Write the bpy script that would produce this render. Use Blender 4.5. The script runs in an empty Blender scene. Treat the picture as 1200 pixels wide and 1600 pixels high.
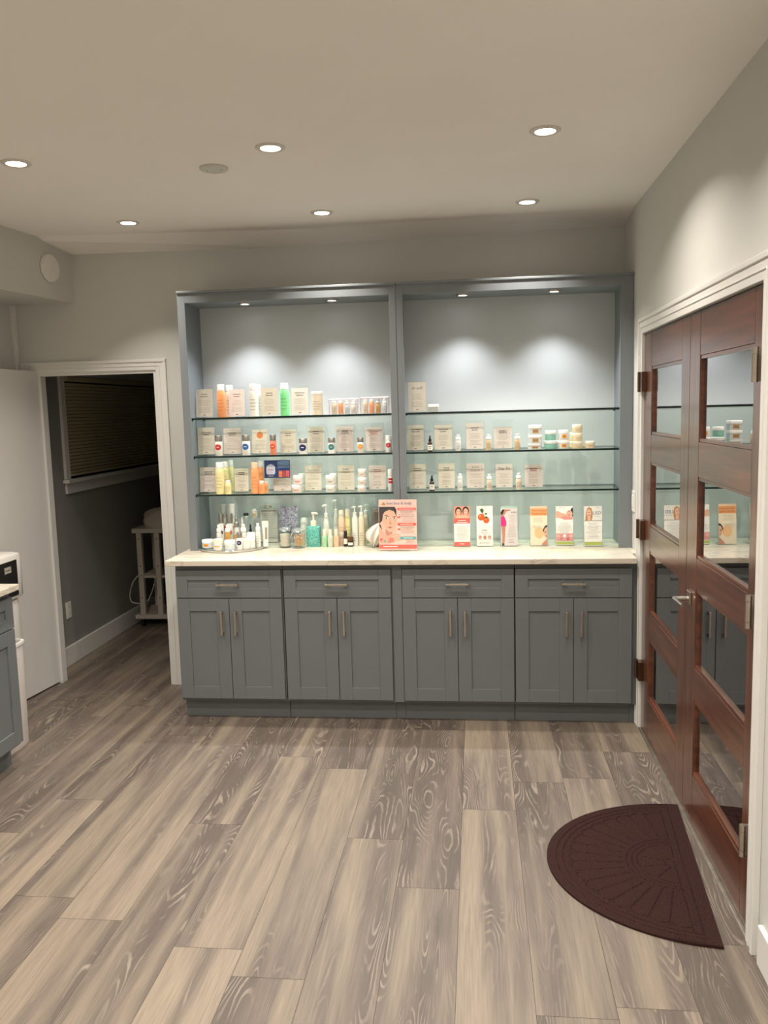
import bpy, bmesh, math, random
from mathutils import Matrix, Vector

random.seed(7)
PI = math.pi
SC = bpy.context.scene
COL = SC.collection

# ------------------------------------------------------------------ camera
cam = bpy.data.cameras.new('camera')
cam.sensor_fit = 'HORIZONTAL'
cam.sensor_width = 36.0
cam.lens = 36.0 * 1314.49 / 1200.0
cam.clip_start = 0.05
camo = bpy.data.objects.new('camera', cam)
COL.objects.link(camo)
R_ = Vector((0.993857, 0.107624, -0.025794)); U_ = Vector((0.012398, 0.123327, 0.992289)); F_ = Vector((-0.109975, 0.986513, -0.121235))
camo.matrix_world = Matrix(((R_.x, U_.x, -F_.x, 1.65855), (R_.y, U_.y, -F_.y, -4.41073), (R_.z, U_.z, -F_.z, 1.70715), (0, 0, 0, 1)))
SC.camera = camo

# ------------------------------------------------------------------ world, exposure
world = bpy.data.worlds.new('night')
SC.world = world
world.use_nodes = True
world.node_tree.nodes['Background'].inputs[0].default_value = (0.02, 0.022, 0.03, 1)
world.node_tree.nodes['Background'].inputs[1].default_value = 0.1
SC.view_settings.view_transform = 'Standard'
SC.view_settings.look = 'None'
SC.view_settings.gamma = 1.0
SC.view_settings.use_curve_mapping = False
SC.view_settings.exposure = 0.42
SC.cycles.transparent_max_bounces = 40
SC.cycles.max_bounces = 14
SC.cycles.diffuse_bounces = 6
SC.cycles.sample_clamp_indirect = 6.0

CEIL = 2.736
LAMP_POWER = 10.5
PUCK_POWER = 24.0
LAMP_COLOR = (1.0, 0.92, 0.825)
PUCK_COLOR = (0.93, 0.96, 1.0)
LAMP_X = (-0.18, 0.872, 1.932)
LAMP_Y = (0.08, -1.035, -2.27, -3.45, -4.6)
PUCKS = ((0.345, 0.43), (0.853, 0.425), (1.593, 0.43), (2.097, 0.425))
for ly in LAMP_Y:
    for lx in LAMP_X:
        ld = bpy.data.lights.new('ceiling_lamp_light', 'AREA')
        ld.shape = 'DISK'; ld.size = 0.07; ld.energy = LAMP_POWER * (0.42 if ly > 0 else 1.0); ld.color = LAMP_COLOR; ld.spread = math.radians(95 if ly > 0 else 138)
        lo = bpy.data.objects.new('ceiling_lamp_light', ld); COL.objects.link(lo)
        lo.location = (lx, ly, CEIL - 0.012)
for (lx, ly) in PUCKS:
    ld = bpy.data.lights.new('puck_light_beam', 'SPOT')
    ld.energy = PUCK_POWER; ld.color = PUCK_COLOR; ld.spot_size = math.radians(112); ld.spot_blend = 0.85; ld.shadow_soft_size = 0.02
    lo = bpy.data.objects.new('puck_light_beam', ld); COL.objects.link(lo)
    lo.location = (lx, ly, 2.318)
    lo.rotation_euler = (math.radians(-15), 0, 0)

# ------------------------------------------------------------------ materials
def lin(c):
    return tuple(((v / 255) / 12.92 if v / 255 <= 0.04045 else (((v / 255) + 0.055) / 1.055) ** 2.4) for v in c)

MATS = {}
def new_mat(name):
    m = bpy.data.materials.new(name); m.use_nodes = True
    return m, m.node_tree.nodes, m.node_tree.links, m.node_tree.nodes['Principled BSDF']

def pm(name, rgb, rough=0.5, metal=0.0, var=0.04, scale=25.0, bump=0.0, coat=0.0, sub=0.0, trans=0.0):
    """procedural painted / moulded material: colour with slight noise variation"""
    if name in MATS: return MATS[name]
    m, N, L, b = new_mat(name)
    c = lin(rgb)
    tc = N.new('ShaderNodeTexCoord'); nz = N.new('ShaderNodeTexNoise')
    nz.inputs['Scale'].default_value = scale; nz.inputs['Detail'].default_value = 3
    L.new(tc.outputs['Object'], nz.inputs['Vector'])
    cr = N.new('ShaderNodeValToRGB')
    cr.color_ramp.elements[0].position = 0.3; cr.color_ramp.elements[1].position = 0.7
    cr.color_ramp.elements[0].color = (*[v * (1 - var) for v in c], 1)
    cr.color_ramp.elements[1].color = (*[min(1, v * (1 + var)) for v in c], 1)
    L.new(nz.outputs['Fac'], cr.inputs['Fac']); L.new(cr.outputs['Color'], b.inputs['Base Color'])
    b.inputs['Roughness'].default_value = rough; b.inputs['Metallic'].default_value = metal
    if coat: b.inputs['Coat Weight'].default_value = coat; b.inputs['Coat Roughness'].default_value = 0.1
    if trans: b.inputs['Transmission Weight'].default_value = trans
    if bump:
        bp = N.new('ShaderNodeBump'); bp.inputs['Strength'].default_value = bump; bp.inputs['Distance'].default_value = 0.001
        L.new(nz.outputs['Fac'], bp.inputs['Height']); L.new(bp.outputs['Normal'], b.inputs['Normal'])
    MATS[name] = m
    return m

def clear(name, tint, gloss=1.0, rough=0.02, ior=1.45, haze=0.0, haze_col=(1, 1, 1)):
    """clear sheet: tinted transparency with a Fresnel reflection, optionally a little milky"""
    if name in MATS: return MATS[name]
    m, N, L, b = new_mat(name)
    N.remove(b); out = N['Material Output']
    tr = N.new('ShaderNodeBsdfTransparent'); tr.inputs[0].default_value = (*tint, 1)
    gl = N.new('ShaderNodeBsdfGlossy'); gl.inputs['Roughness'].default_value = rough
    fr = N.new('ShaderNodeFresnel'); fr.inputs[0].default_value = ior
    mu = N.new('ShaderNodeMath'); mu.operation = 'MULTIPLY'; mu.use_clamp = True; mu.inputs[1].default_value = gloss
    nz = N.new('ShaderNodeTexNoise'); nz.inputs['Scale'].default_value = 3.0
    bp = N.new('ShaderNodeBump'); bp.inputs['Strength'].default_value = 0.01; L.new(nz.outputs['Fac'], bp.inputs['Height'])
    L.new(bp.outputs['Normal'], gl.inputs['Normal'])
    ge = N.new('ShaderNodeNewGeometry'); fs = N.new('ShaderNodeMath'); fs.operation = 'SUBTRACT'; fs.inputs[0].default_value = 1.0
    fm = N.new('ShaderNodeMath'); fm.operation = 'MULTIPLY'
    L.new(ge.outputs['Backfacing'], fs.inputs[1]); L.new(fr.outputs[0], fm.inputs[0]); L.new(fs.outputs[0], fm.inputs[1])
    L.new(fm.outputs[0], mu.inputs[0])
    base = tr
    if haze:
        df = N.new('ShaderNodeBsdfDiffuse'); df.inputs[0].default_value = (*haze_col, 1)
        hm = N.new('ShaderNodeMixShader'); hm.inputs[0].default_value = haze
        L.new(tr.outputs[0], hm.inputs[1]); L.new(df.outputs[0], hm.inputs[2]); base = hm
    mx = N.new('ShaderNodeMixShader')
    L.new(mu.outputs[0], mx.inputs[0]); L.new(base.outputs[0], mx.inputs[1]); L.new(gl.outputs[0], mx.inputs[2])
    L.new(mx.outputs[0], out.inputs[0])
    MATS[name] = m
    return m

def emit_mat(name, rgb, strength):
    m, N, L, b = new_mat(name)
    b.inputs['Base Color'].default_value = (1, 1, 1, 1)
    b.inputs['Emission Color'].default_value = (*rgb, 1); b.inputs['Emission Strength'].default_value = strength
    MATS[name] = m
    return m

WALL = pm('wall_paint', (197, 197, 192), 0.75, var=0.012, scale=4, bump=0.04)
CEILM = pm('ceiling_paint', (236, 232, 226), 0.8, var=0.01, scale=3, bump=0.03)
TRIM = pm('white_trim_paint', (214, 213, 208), 0.4, var=0.01)
CAB = pm('grey_cabinet_paint', (103, 107, 108), 0.42, var=0.015, scale=8)
HUTCH_LIT = pm('cabinet_paint_lit_hutch', (121, 127, 131), 0.42, var=0.015, scale=8)  # same paint as the base cabinets, lightened to carry the hutch's stronger light
BACKP = pm('hutch_back_paint', (196, 200, 201), 0.55, var=0.01, scale=5)
SLAB = pm('white_door_paint', (208, 206, 202), 0.5, var=0.01, scale=4)
NICKEL = pm('brushed_nickel', (190, 180, 166), 0.32, 1.0, var=0.06, scale=60)
CHROME = pm('chrome', (215, 214, 210), 0.12, 1.0, var=0.02)
HINGE_BROWN = pm('hinge_wood_reflection', (120, 92, 76), 0.25, 1.0, var=0.05)  # silver hinge metal; the wood's brown reflection is put into its colour
WHITE = pm('white_plastic', (226, 224, 218), 0.35, var=0.015)
BLACKP = pm('black_plastic', (30, 28, 27), 0.4, var=0.05)
DARK = pm('dark_void', (14, 13, 12), 0.9)
PAPER = pm('white_paper', (238, 233, 224), 0.8, var=0.02)
INK = pm('grey_ink', (150, 136, 126), 0.8)
INKD = pm('dark_ink', (92, 78, 72), 0.8)
INKR = pm('red_ink', (178, 92, 86), 0.8)
ACRYL = clear('clear_acrylic', (0.988, 0.993, 0.99), 0.8, haze=0.012, haze_col=(0.8, 0.85, 0.82))

def glass_shelf_mats():
    return (clear('shelf_glass', (0.93, 0.98, 0.955), 0.9, 0.0), pm('shelf_glass_edge', (8, 34, 30), 0.08, var=0.1))
GLASS, GLASSE = glass_shelf_mats()

def marble():
    m, N, L, b = new_mat('veined_quartz')
    tc = N.new('ShaderNodeTexCoord'); mp = N.new('ShaderNodeMapping'); mp.inputs['Scale'].default_value = (1.2, 3.4, 3.4); mp.inputs['Rotation'].default_value = (0, 0, 0.25)
    L.new(tc.outputs['Object'], mp.inputs[0])
    n1 = N.new('ShaderNodeTexNoise'); n1.inputs['Scale'].default_value = 2.2; n1.inputs['Detail'].default_value = 8; n1.inputs['Distortion'].default_value = 1.3
    L.new(mp.outputs[0], n1.inputs['Vector'])
    r1 = N.new('ShaderNodeValToRGB'); e = r1.color_ramp.elements
    e[0].position = 0.47; e[0].color = (0, 0, 0, 1); e[1].position = 0.5; e[1].color = (1, 1, 1, 1)
    x = r1.color_ramp.elements.new(0.53); x.color = (0, 0, 0, 1)
    L.new(n1.outputs['Fac'], r1.inputs['Fac'])
    n2 = N.new('ShaderNodeTexNoise'); n2.inputs['Scale'].default_value = 3; L.new(mp.outputs[0], n2.inputs['Vector'])
    mu = N.new('ShaderNodeMath'); mu.operation = 'MULTIPLY'; L.new(r1.outputs[0], mu.inputs[0]); L.new(n2.outputs['Fac'], mu.inputs[1])
    mx = N.new('ShaderNodeMix'); mx.data_type = 'RGBA'
    mx.inputs['A'].default_value = (*lin((208, 199, 182)), 1); mx.inputs['B'].default_value = (*lin((160, 148, 130)), 1)
    L.new(mu.outputs[0], mx.inputs['Factor']); L.new(mx.outputs['Result'], b.inputs['Base Color'])
    b.inputs['Roughness'].default_value = 0.22
    MATS['veined_quartz'] = m
    return m
QUARTZ = marble()

def wood(name, c1, c2, axis='Z', rough=0.28):
    m, N, L, b = new_mat(name)
    tc = N.new('ShaderNodeTexCoord'); mp = N.new('ShaderNodeMapping')
    mp.inputs['Scale'].default_value = (14, 14, 0.9) if axis == 'Z' else (14, 0.9, 14)
    L.new(tc.outputs['Object'], mp.inputs[0])
    n = N.new('ShaderNodeTexNoise'); n.inputs['Scale'].default_value = 2.4; n.inputs['Detail'].default_value = 7; n.inputs['Distortion'].default_value = 0.6
    L.new(mp.outputs[0], n.inputs['Vector'])
    cr = N.new('ShaderNodeValToRGB'); e = cr.color_ramp.elements
    e[0].position = 0.3; e[0].color = (*lin(c1), 1); e[1].position = 0.72; e[1].color = (*lin(c2), 1)
    L.new(n.outputs['Fac'], cr.inputs['Fac']); L.new(cr.outputs['Color'], b.inputs['Base Color'])
    b.inputs['Roughness'].default_value = rough
    b.inputs['Coat Weight'].default_value = 0.6; b.inputs['Coat Roughness'].default_value = 0.2
    MATS[name] = m
    return m
WOODV = wood('mahogany_upright', (66, 36, 23), (108, 64, 43), 'Z')
WOODH = wood('mahogany_rail', (66, 35, 23), (110, 63, 42), 'Y')

def floor_mat():
    m, N, L, b = new_mat('vinyl_plank')
    def nd(t, **k):
        n = N.new(t)
        for a, v in k.items(): setattr(n, a, v)
        return n
    def math_(op, a, bb=None, clampit=False):
        n = nd('ShaderNodeMath', operation=op, use_clamp=clampit)
        for i, v in enumerate((a, bb)):
            if v is None: continue
            if isinstance(v, (int, float)): n.inputs[i].default_value = v
            else: L.new(v, n.inputs[i])
        return n.outputs[0]
    uv = nd('ShaderNodeUVMap', uv_map='plank'); sep = nd('ShaderNodeSeparateXYZ'); L.new(uv.outputs[0], sep.inputs[0])
    u, v = sep.outputs[0], sep.outputs[1]
    at = nd('ShaderNodeAttribute', attribute_name='tone'); asep = nd('ShaderNodeSeparateColor'); L.new(at.outputs['Color'], asep.inputs[0])
    r1, r2, r3 = asep.outputs[0], asep.outputs[1], asep.outputs[2]
    def vec(sx, sy, zoff=None):
        c = nd('ShaderNodeCombineXYZ'); L.new(math_('MULTIPLY', u, sx), c.inputs[0]); L.new(math_('MULTIPLY', v, sy), c.inputs[1])
        L.new(math_('MULTIPLY', r1, 40.0) if zoff is None else zoff, c.inputs[2]); return c.outputs[0]
    def noise(vv, sc, det=3, dist=0.0):
        n = nd('ShaderNodeTexNoise'); n.inputs['Scale'].default_value = sc; n.inputs['Detail'].default_value = det; n.inputs['Distortion'].default_value = dist
        L.new(vv, n.inputs['Vector']); return n.outputs['Fac']
    # broad light / dark streaks along the board (u in metres)
    streak = noise(vec(10.0, 0.55), 1.0, 2, 0.3)
    shade = nd('ShaderNodeMapRange'); shade.inputs['From Min'].default_value = 0.36; shade.inputs['From Max'].default_value = 0.64
    L.new(math_('ADD', streak, math_('MULTIPLY', math_('SUBTRACT', r2, 0.5), 0.16)), shade.inputs['Value'])
    base = nd('ShaderNodeValToRGB'); e = base.color_ramp.elements
    e[0].position = 0.0; e[0].color = (*lin((90, 80, 72)), 1); e[1].position = 1.0; e[1].color = (*lin((127, 115, 100)), 1)
    mid = base.color_ramp.elements.new(0.5); mid.color = (*lin((106, 95, 85)), 1)
    L.new(shade.outputs[0], base.inputs['Fac'])
    # fine fibre
    fib = noise(vec(160.0, 6.0), 1.0, 4, 0.2)
    fibr = nd('ShaderNodeMapRange'); fibr.inputs['From Min'].default_value = 0.3; fibr.inputs['From Max'].default_value = 0.7
    fibr.inputs['To Min'].default_value = 0.82; fibr.inputs['To Max'].default_value = 1.14
    L.new(fib, fibr.inputs['Value'])
    # cathedral grain: contour lines of a long smooth height field, white-limed
    hgt = noise(vec(9.0, 1.3), 1.0, 1, 0.25)
    jit = noise(vec(45.0, 16.0), 1.0, 2)
    ph = math_('ADD', math_('MULTIPLY', hgt, 150.0), math_('MULTIPLY', jit, 3.2))
    ring = math_('SINE', ph)
    ringr = nd('ShaderNodeMapRange'); ringr.inputs['From Min'].default_value = 0.35; ringr.inputs['From Max'].default_value = 0.95
    L.new(ring, ringr.inputs['Value'])
    breakup = nd('ShaderNodeMapRange'); breakup.inputs['From Min'].default_value = 0.42; breakup.inputs['From Max'].default_value = 0.62
    L.new(noise(vec(20.0, 5.0), 1.0, 3), breakup.inputs['Value'])
    zone = nd('ShaderNodeMapRange'); zone.inputs['From Min'].default_value = 0.72; zone.inputs['From Max'].default_value = 0.12
    L.new(shade.outputs[0], zone.inputs['Value'])
    rm = math_('MULTIPLY', math_('MULTIPLY', ringr.outputs[0], breakup.outputs[0]), zone.outputs[0])
    mul = nd('ShaderNodeMix', data_type='RGBA', blend_type='MULTIPLY'); mul.inputs['Factor'].default_value = 1.0
    L.new(base.outputs[0], mul.inputs['A'])
    cc = nd('ShaderNodeCombineColor')
    for i in range(3): L.new(fibr.outputs[0], cc.inputs[i])
    L.new(cc.outputs[0], mul.inputs['B'])
    dk = nd('ShaderNodeMix', data_type='RGBA'); L.new(math_('MULTIPLY', zone.outputs[0], 0.35), dk.inputs['Factor'])
    L.new(mul.outputs['Result'], dk.inputs['A']); dk.inputs['B'].default_value = (*lin((80, 70, 63)), 1)
    fin = nd('ShaderNodeMix', data_type='RGBA'); L.new(math_('MULTIPLY', rm, 0.62), fin.inputs['Factor'])
    L.new(dk.outputs['Result'], fin.inputs['A']); fin.inputs['B'].default_value = (*lin((156, 145, 129)), 1)
    tone = nd('ShaderNodeMapRange'); tone.inputs['To Min'].default_value = 0.88; tone.inputs['To Max'].default_value = 1.1
    L.new(r3, tone.inputs['Value'])
    tm = nd('ShaderNodeMix', data_type='RGBA', blend_type='MULTIPLY'); tm.inputs['Factor'].default_value = 1.0
    L.new(fin.outputs['Result'], tm.inputs['A']); c2 = nd('ShaderNodeCombineColor')
    for i in range(3): L.new(tone.outputs[0], c2.inputs[i])
    L.new(c2.outputs[0], tm.inputs['B'])
    L.new(tm.outputs['Result'], b.inputs['Base Color'])
    b.inputs['Roughness'].default_value = 0.5
    bp = nd('ShaderNodeBump'); bp.inputs['Strength'].default_value = 0.15; bp.inputs['Distance'].default_value = 0.0006
    L.new(fib, bp.inputs['Height']); L.new(bp.outputs['Normal'], b.inputs['Normal'])
    MATS['vinyl_plank'] = m
    return m
PLANK = floor_mat()

# ------------------------------------------------------------------ mesh helpers
class MB:
    def __init__(s): s.bm = bmesh.new(); s.mats = []
    def mi(s, m):
        if m not in s.mats: s.mats.append(m)
        return s.mats.index(m)
    def face(s, pts, m):
        f = s.bm.faces.new([s.bm.verts.new(p) for p in pts]); f.material_index = s.mi(m); return f
    def box(s, x0, x1, y0, y1, z0, z1, m, bev=0.0):
        if x0 > x1: x0, x1 = x1, x0
        if y0 > y1: y0, y1 = y1, y0
        if z0 > z1: z0, z1 = z1, z0
        v = [s.bm.verts.new(p) for p in ((x0,y0,z0),(x1,y0,z0),(x1,y1,z0),(x0,y1,z0),(x0,y0,z1),(x1,y0,z1),(x1,y1,z1),(x0,y1,z1))]
        fs = [s.bm.faces.new([v[i] for i in q]) for q in ((0,3,2,1),(4,5,6,7),(0,1,5,4),(1,2,6,5),(2,3,7,6),(3,0,4,7))]
        k = s.mi(m)
        for f in fs: f.material_index = k
        if bev:
            es = list({e for f in fs for e in f.edges})
            r = bmesh.ops.bevel(s.bm, geom=es, offset=bev, segments=2, profile=0.5, affect='EDGES', clamp_overlap=True)
            for f in r['faces']: f.material_index = k
        return s
    def lathe(s, prof, m, c=(0, 0, 0), n=24, sx=1.0, sy=1.0, power=2.0):
        """rings of (radius, z); power > 2 squares the section off; ends close where radius is 0"""
        k = s.mi(m); rings = []
        for (r, z) in prof:
            if r <= 1e-6: rings.append([s.bm.verts.new((c[0], c[1], c[2] + z))]); continue
            ring = []
            for i in range(n):
                a = 2 * PI * i / n; ca, sa = math.cos(a), math.sin(a)
                q = (abs(ca) ** power + abs(sa) ** power) ** (-1 / power)
                ring.append(s.bm.verts.new((c[0] + r * sx * q * ca, c[1] + r * sy * q * sa, c[2] + z)))
            rings.append(ring)
        for a, b in zip(rings[:-1], rings[1:]):
            for i in range(n):
                j = (i + 1) % n
                if len(a) == 1 and len(b) == 1: break
                if len(a) == 1: q = [a[0], b[j], b[i]][::-1]
                elif len(b) == 1: q = [a[i], a[j], b[0]]
                else: q = [a[i], a[j], b[j], b[i]]
                f = s.bm.faces.new(q); f.material_index = k; f.smooth = True
        return s
    def tube(s, pts, r, m, n=8, closed=False):
        k = s.mi(m); pts = [Vector(p) for p in pts]; rings = []
        N = len(pts)
        for i, p in enumerate(pts):
            if closed: t = pts[(i + 1) % N] - pts[i - 1]
            else: t = pts[min(i + 1, N - 1)] - pts[max(i - 1, 0)]
            t.normalize(); up = Vector((0, 0, 1)) if abs(t.z) < 0.95 else Vector((1, 0, 0))
            a = t.cross(up).normalized(); b = t.cross(a)
            rr = r[i] if isinstance(r, (list, tuple)) else r
            rings.append([s.bm.verts.new(p + a * rr * math.cos(2 * PI * j / n) + b * rr * math.sin(2 * PI * j / n)) for j in range(n)])
        pairs = list(zip(rings[:-1], rings[1:])) + ([(rings[-1], rings[0])] if closed else [])
        for a, b in pairs:
            for j in range(n):
                f = s.bm.faces.new([a[j], a[(j + 1) % n], b[(j + 1) % n], b[j]]); f.material_index = k; f.smooth = True
        if not closed:
            for q in (rings[0][::-1], rings[-1]):
                f = s.bm.faces.new(q); f.material_index = k
        return s
    def cyl(s, p0, p1, r, m, n=16): return s.tube([p0, p1], r, m, n)
    def prism(s, poly, d0, d1, m, plane='xz'):
        """outline extruded between two depths; plane xz -> depth along y, xy -> along z, yz -> along x"""
        def P(a, b, d): return (a, d, b) if plane == 'xz' else ((a, b, d) if plane == 'xy' else (d, a, b))
        k = s.mi(m)
        A = [s.bm.verts.new(P(a, b, d0)) for a, b in poly]; B = [s.bm.verts.new(P(a, b, d1)) for a, b in poly]
        fs = [s.bm.faces.new(A), s.bm.faces.new(B[::-1])]
        n = len(poly)
        for i in range(n): fs.append(s.bm.faces.new([A[i], B[i], B[(i + 1) % n], A[(i + 1) % n]]))
        for f in fs: f.material_index = k
        return s
    def patch(s, r, a0, a1, z0, z1, m, round_=False, n=10, c=(0, 0)):
        """sticker wrapped on the front of a round bottle (front is -y); round_ makes a dot"""
        k = s.mi(m)
        def P(a, z): return (c[0] + r * math.sin(a), c[1] - r * math.cos(a), z)
        if round_:
            am, zm = (a0 + a1) / 2, (z0 + z1) / 2
            rings = [[s.bm.verts.new(P(am + (a1 - a0) / 2 * q * math.cos(t), zm + (z1 - z0) / 2 * q * math.sin(t))) for t in [2 * PI * i / 24 for i in range(24)]] for q in (0.2, 0.4, 0.6, 0.8, 1.0)]
            f = s.bm.faces.new(rings[0]); f.material_index = k
            for a, b in zip(rings[:-1], rings[1:]):
                for i in range(24):
                    f = s.bm.faces.new([a[i], b[i], b[(i + 1) % 24], a[(i + 1) % 24]]); f.material_index = k
        else:
            lo = [s.bm.verts.new(P(a0 + (a1 - a0) * i / n, z0)) for i in range(n + 1)]; hi = [s.bm.verts.new(P(a0 + (a1 - a0) * i / n, z1)) for i in range(n + 1)]
            for i in range(n):
                f = s.bm.faces.new([lo[i], lo[i + 1], hi[i + 1], hi[i]]); f.material_index = k; f.smooth = True
        return s
    def text(s, body, x, y, z, size, m, maxw=None, align='CENTER'):
        """lettering facing -y, cut from a font outline"""
        cu = bpy.data.curves.new('lettering', 'FONT'); cu.body = body; cu.size = size; cu.align_x = align; cu.align_y = 'CENTER'; cu.resolution_u = 2
        ob = bpy.data.objects.new('lettering', cu); COL.objects.link(ob); bpy.context.view_layer.update()
        me = bpy.data.meshes.new_from_object(ob.evaluated_get(bpy.context.evaluated_depsgraph_get()))
        sc = 1.0
        if maxw and len(me.vertices):
            w = max(v.co.x for v in me.vertices) - min(v.co.x for v in me.vertices)
            if w > maxw: sc = maxw / w
        k = s.mi(m)
        vs = [s.bm.verts.new((x + v.co.x * sc, y, z + v.co.y * sc)) for v in me.vertices]
        for p in me.polygons:
            try:
                f = s.bm.faces.new([vs[i] for i in p.vertices]); f.material_index = k
            except ValueError: pass
        bpy.data.objects.remove(ob); bpy.data.curves.remove(cu); bpy.data.meshes.remove(me)
        return s
    def xform(s, M): s.bm.transform(M); return s
    def build(s, name, parent=None, loc=(0, 0, 0), rot=(0, 0, 0), bevel=0.0, smooth=None):
        me = bpy.data.meshes.new(name); bmesh.ops.recalc_face_normals(s.bm, faces=s.bm.faces) if False else None
        s.bm.normal_update(); s.bm.to_mesh(me); s.bm.free()
        for m in s.mats: me.materials.append(m)
        o = bpy.data.objects.new(name, me); COL.objects.link(o)
        o.location = loc; o.rotation_euler = rot
        if parent is not None: o.parent = parent
        if smooth: 
            for p in me.polygons: p.use_smooth = True
        if any(p.use_smooth for p in me.polygons): me.set_sharp_from_angle(angle=math.radians(38))
        if bevel:
            b = o.modifiers.new('edge', 'BEVEL'); b.width = bevel; b.segments = 2; b.limit_method = 'ANGLE'; b.angle_limit = math.radians(50); b.harden_normals = False
        return o

def tag(o, label=None, cat=None, group=None, kind=None):
    if label: o['label'] = label
    if cat: o['category'] = cat
    if group: o['group'] = group
    if kind: o['kind'] = kind
    return o
def thing(name, label, cat, loc=(0, 0, 0), rz=0.0, group=None, rx=0.0):
    o = bpy.data.objects.new(name, None); COL.objects.link(o); o.empty_display_size = 0.05
    o.location = loc; o.rotation_euler = (rx, 0, rz)
    return tag(o, label, cat, group)
def struct(o, label=None): return tag(o, label, None, None, 'structure')
def kids(o): return [c for c in bpy.data.objects if c.parent == o]
def copy_tree(o, parent=None):
    c = o.copy(); COL.objects.link(c)
    if parent is not None: c.parent = parent
    for k in kids(o): copy_tree(k, c)
    return c

# ------------------------------------------------------------------ room shell
XL, XR, YB, YF = -1.17, 2.505, 0.6115, -5.6
# floor: individual boards of one floor, 22.8 cm wide, running away from the camera
b = MB()
uvl = b.bm.loops.layers.uv.new('plank'); tl = b.bm.loops.layers.float_color.new('tone')
PW, PX0 = 0.228, 1.807 - 0.228 * 16
joints = {7: -0.985, 8: -1.73, 9: -0.35, 10: -1.17, 11: -1.972, 12: -0.6, 13: -1.251, 14: -1.587, 15: -0.979, 16: -2.2, 17: -0.65, 18: -1.84}
pk = b.mi(PLANK)
for i in range(0, 26):
    xa = PX0 + PW * i; xb = xa + PW
    if xb < -1.9 or xa > 3.2: continue
    L0 = 1.5
    y0 = joints.get(i, random.uniform(-2, 0))
    y0 -= math.ceil((y0 - YF) / L0) * L0
    y = y0
    while y < 3.7:
        ya, yb_ = max(y, YF), min(y + L0, 3.7)
        if yb_ > ya:
            g = 0.0007
            q = [(xa + g, ya + g), (xb - g, ya + g), (xb - g, yb_ - g), (xa + g, yb_ - g)]
            f = b.bm.faces.new([b.bm.verts.new((px, py, 0.0)) for px, py in q]); f.material_index = pk
            col = (random.random(), random.random(), random.random(), 1.0); off = random.uniform(0, 30)
            for lp, (px, py) in zip(f.loops, q):
                lp[uvl].uv = (px - xa + off, py - y + off * 3); lp[tl] = col
        y += L0
b.box(-1.9, 3.2, YF, 3.7, -0.08, -0.0008, pm('plank_joint_dark', (58, 48, 42), 0.9))  # dark bed showing through the gaps between boards
struct(b.build('floor'), 'grey brown wood look plank floor with pale limed grain')

T_ = 0.12
# back wall with the left doorway (x -1.04..-0.277, to z 1.981)
OX0, OX1, OZ = -1.041, -0.277, 1.981
b = MB()
TB = 0.052
b.box(XL - T_, OX0, YB, YB + TB, 0, 2.8, WALL); b.box(OX1, XR + T_, YB, YB + TB, 0, 2.8, WALL); b.box(OX0, OX1, YB, YB + TB, OZ, 2.8, WALL)
struct(b.build('wall_back'), 'pale grey back wall behind the display cabinet')
# right wall with the double-door opening
DY0, DY1, DZ = -0.012, -1.812, 2.05
b = MB()
b.box(XR, XR + T_, DY0, YB, 0, 2.8, WALL); b.box(XR, XR + T_, YF, DY1, 0, 2.8, WALL); b.box(XR, XR + T_, DY1, DY0, DZ, 2.8, WALL)
struct(b.build('wall_right'), 'pale grey right wall around the wooden double doors')
b = MB(); b.box(XL - T_, XL, YF, YB, 0, 2.8, WALL); struct(b.build('wall_left'), 'pale grey left wall of the front room')
b = MB(); b.box(XL - T_, XR + T_, YF - T_, YF, 0, 2.8, WALL); struct(b.build('wall_front'))
# ceiling, sagging slightly towards the back wall
b = MB()
bend = [(-1.3, 0.25), (0.67, 0.45), (1.5, 0.40), (2.63, 0.27)]
wallz = [2.690, 2.668, 2.680, 2.700]
k = b.mi(CEILM)
for (p, q, za, zb) in zip(bend[:-1], bend[1:], wallz[:-1], wallz[1:]):
    b.face([(p[0], YF - T_, CEIL), (p[0], p[1], CEIL), (q[0], q[1], CEIL), (q[0], YF - T_, CEIL)], CEILM)
    b.face([(p[0], p[1], CEIL), (p[0], YB + 0.02, za), (q[0], YB + 0.02, zb), (q[0], q[1], CEIL)], CEILM)
b.box(-1.3, 2.63, YF - T_, YB + 0.02, 2.79, 2.85, CEILM)
struct(b.build('ceiling'), 'off white ceiling with recessed lights')
# bulkhead along the left wall
b = MB()
b.prism([(-0.768, YB), (-0.87, -0.1), (-1.2, -2.4), (XL - 0.02, -2.4), (XL - 0.02, YB)], 2.398, 2.78, WALL, 'xy')
struct(b.build('ceiling_soffit'), 'boxed bulkhead under the ceiling at the left wall')
# corner board on the left wall
b = MB(); b.box(XL, XL + 0.022, YB - 0.045, YB - 0.002, 0, 2.398, TRIM); struct(b.build('trim_1', bevel=0.003))

# dark room beyond the doorway
DB = 3.4
DWALL = pm('back_room_paint_dimmed', (138, 138, 132), 0.8, var=0.012, scale=4)  # wall paint darkened; part of the room's dimness sits in this colour
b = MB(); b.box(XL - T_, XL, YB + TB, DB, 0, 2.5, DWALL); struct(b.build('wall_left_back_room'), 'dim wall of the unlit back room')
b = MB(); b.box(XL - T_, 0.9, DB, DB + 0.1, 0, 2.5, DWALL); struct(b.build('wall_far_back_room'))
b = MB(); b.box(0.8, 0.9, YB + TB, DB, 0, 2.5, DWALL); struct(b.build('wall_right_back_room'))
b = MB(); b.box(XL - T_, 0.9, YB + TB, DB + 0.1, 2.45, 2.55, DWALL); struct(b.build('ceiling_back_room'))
def baseboard(name, x0, x1, y0, y1, h=0.135):
    m = MB(); m.box(x0, x1, y0, y1, 0, h, TRIM); return struct(m.build(name, bevel=0.004))
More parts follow.
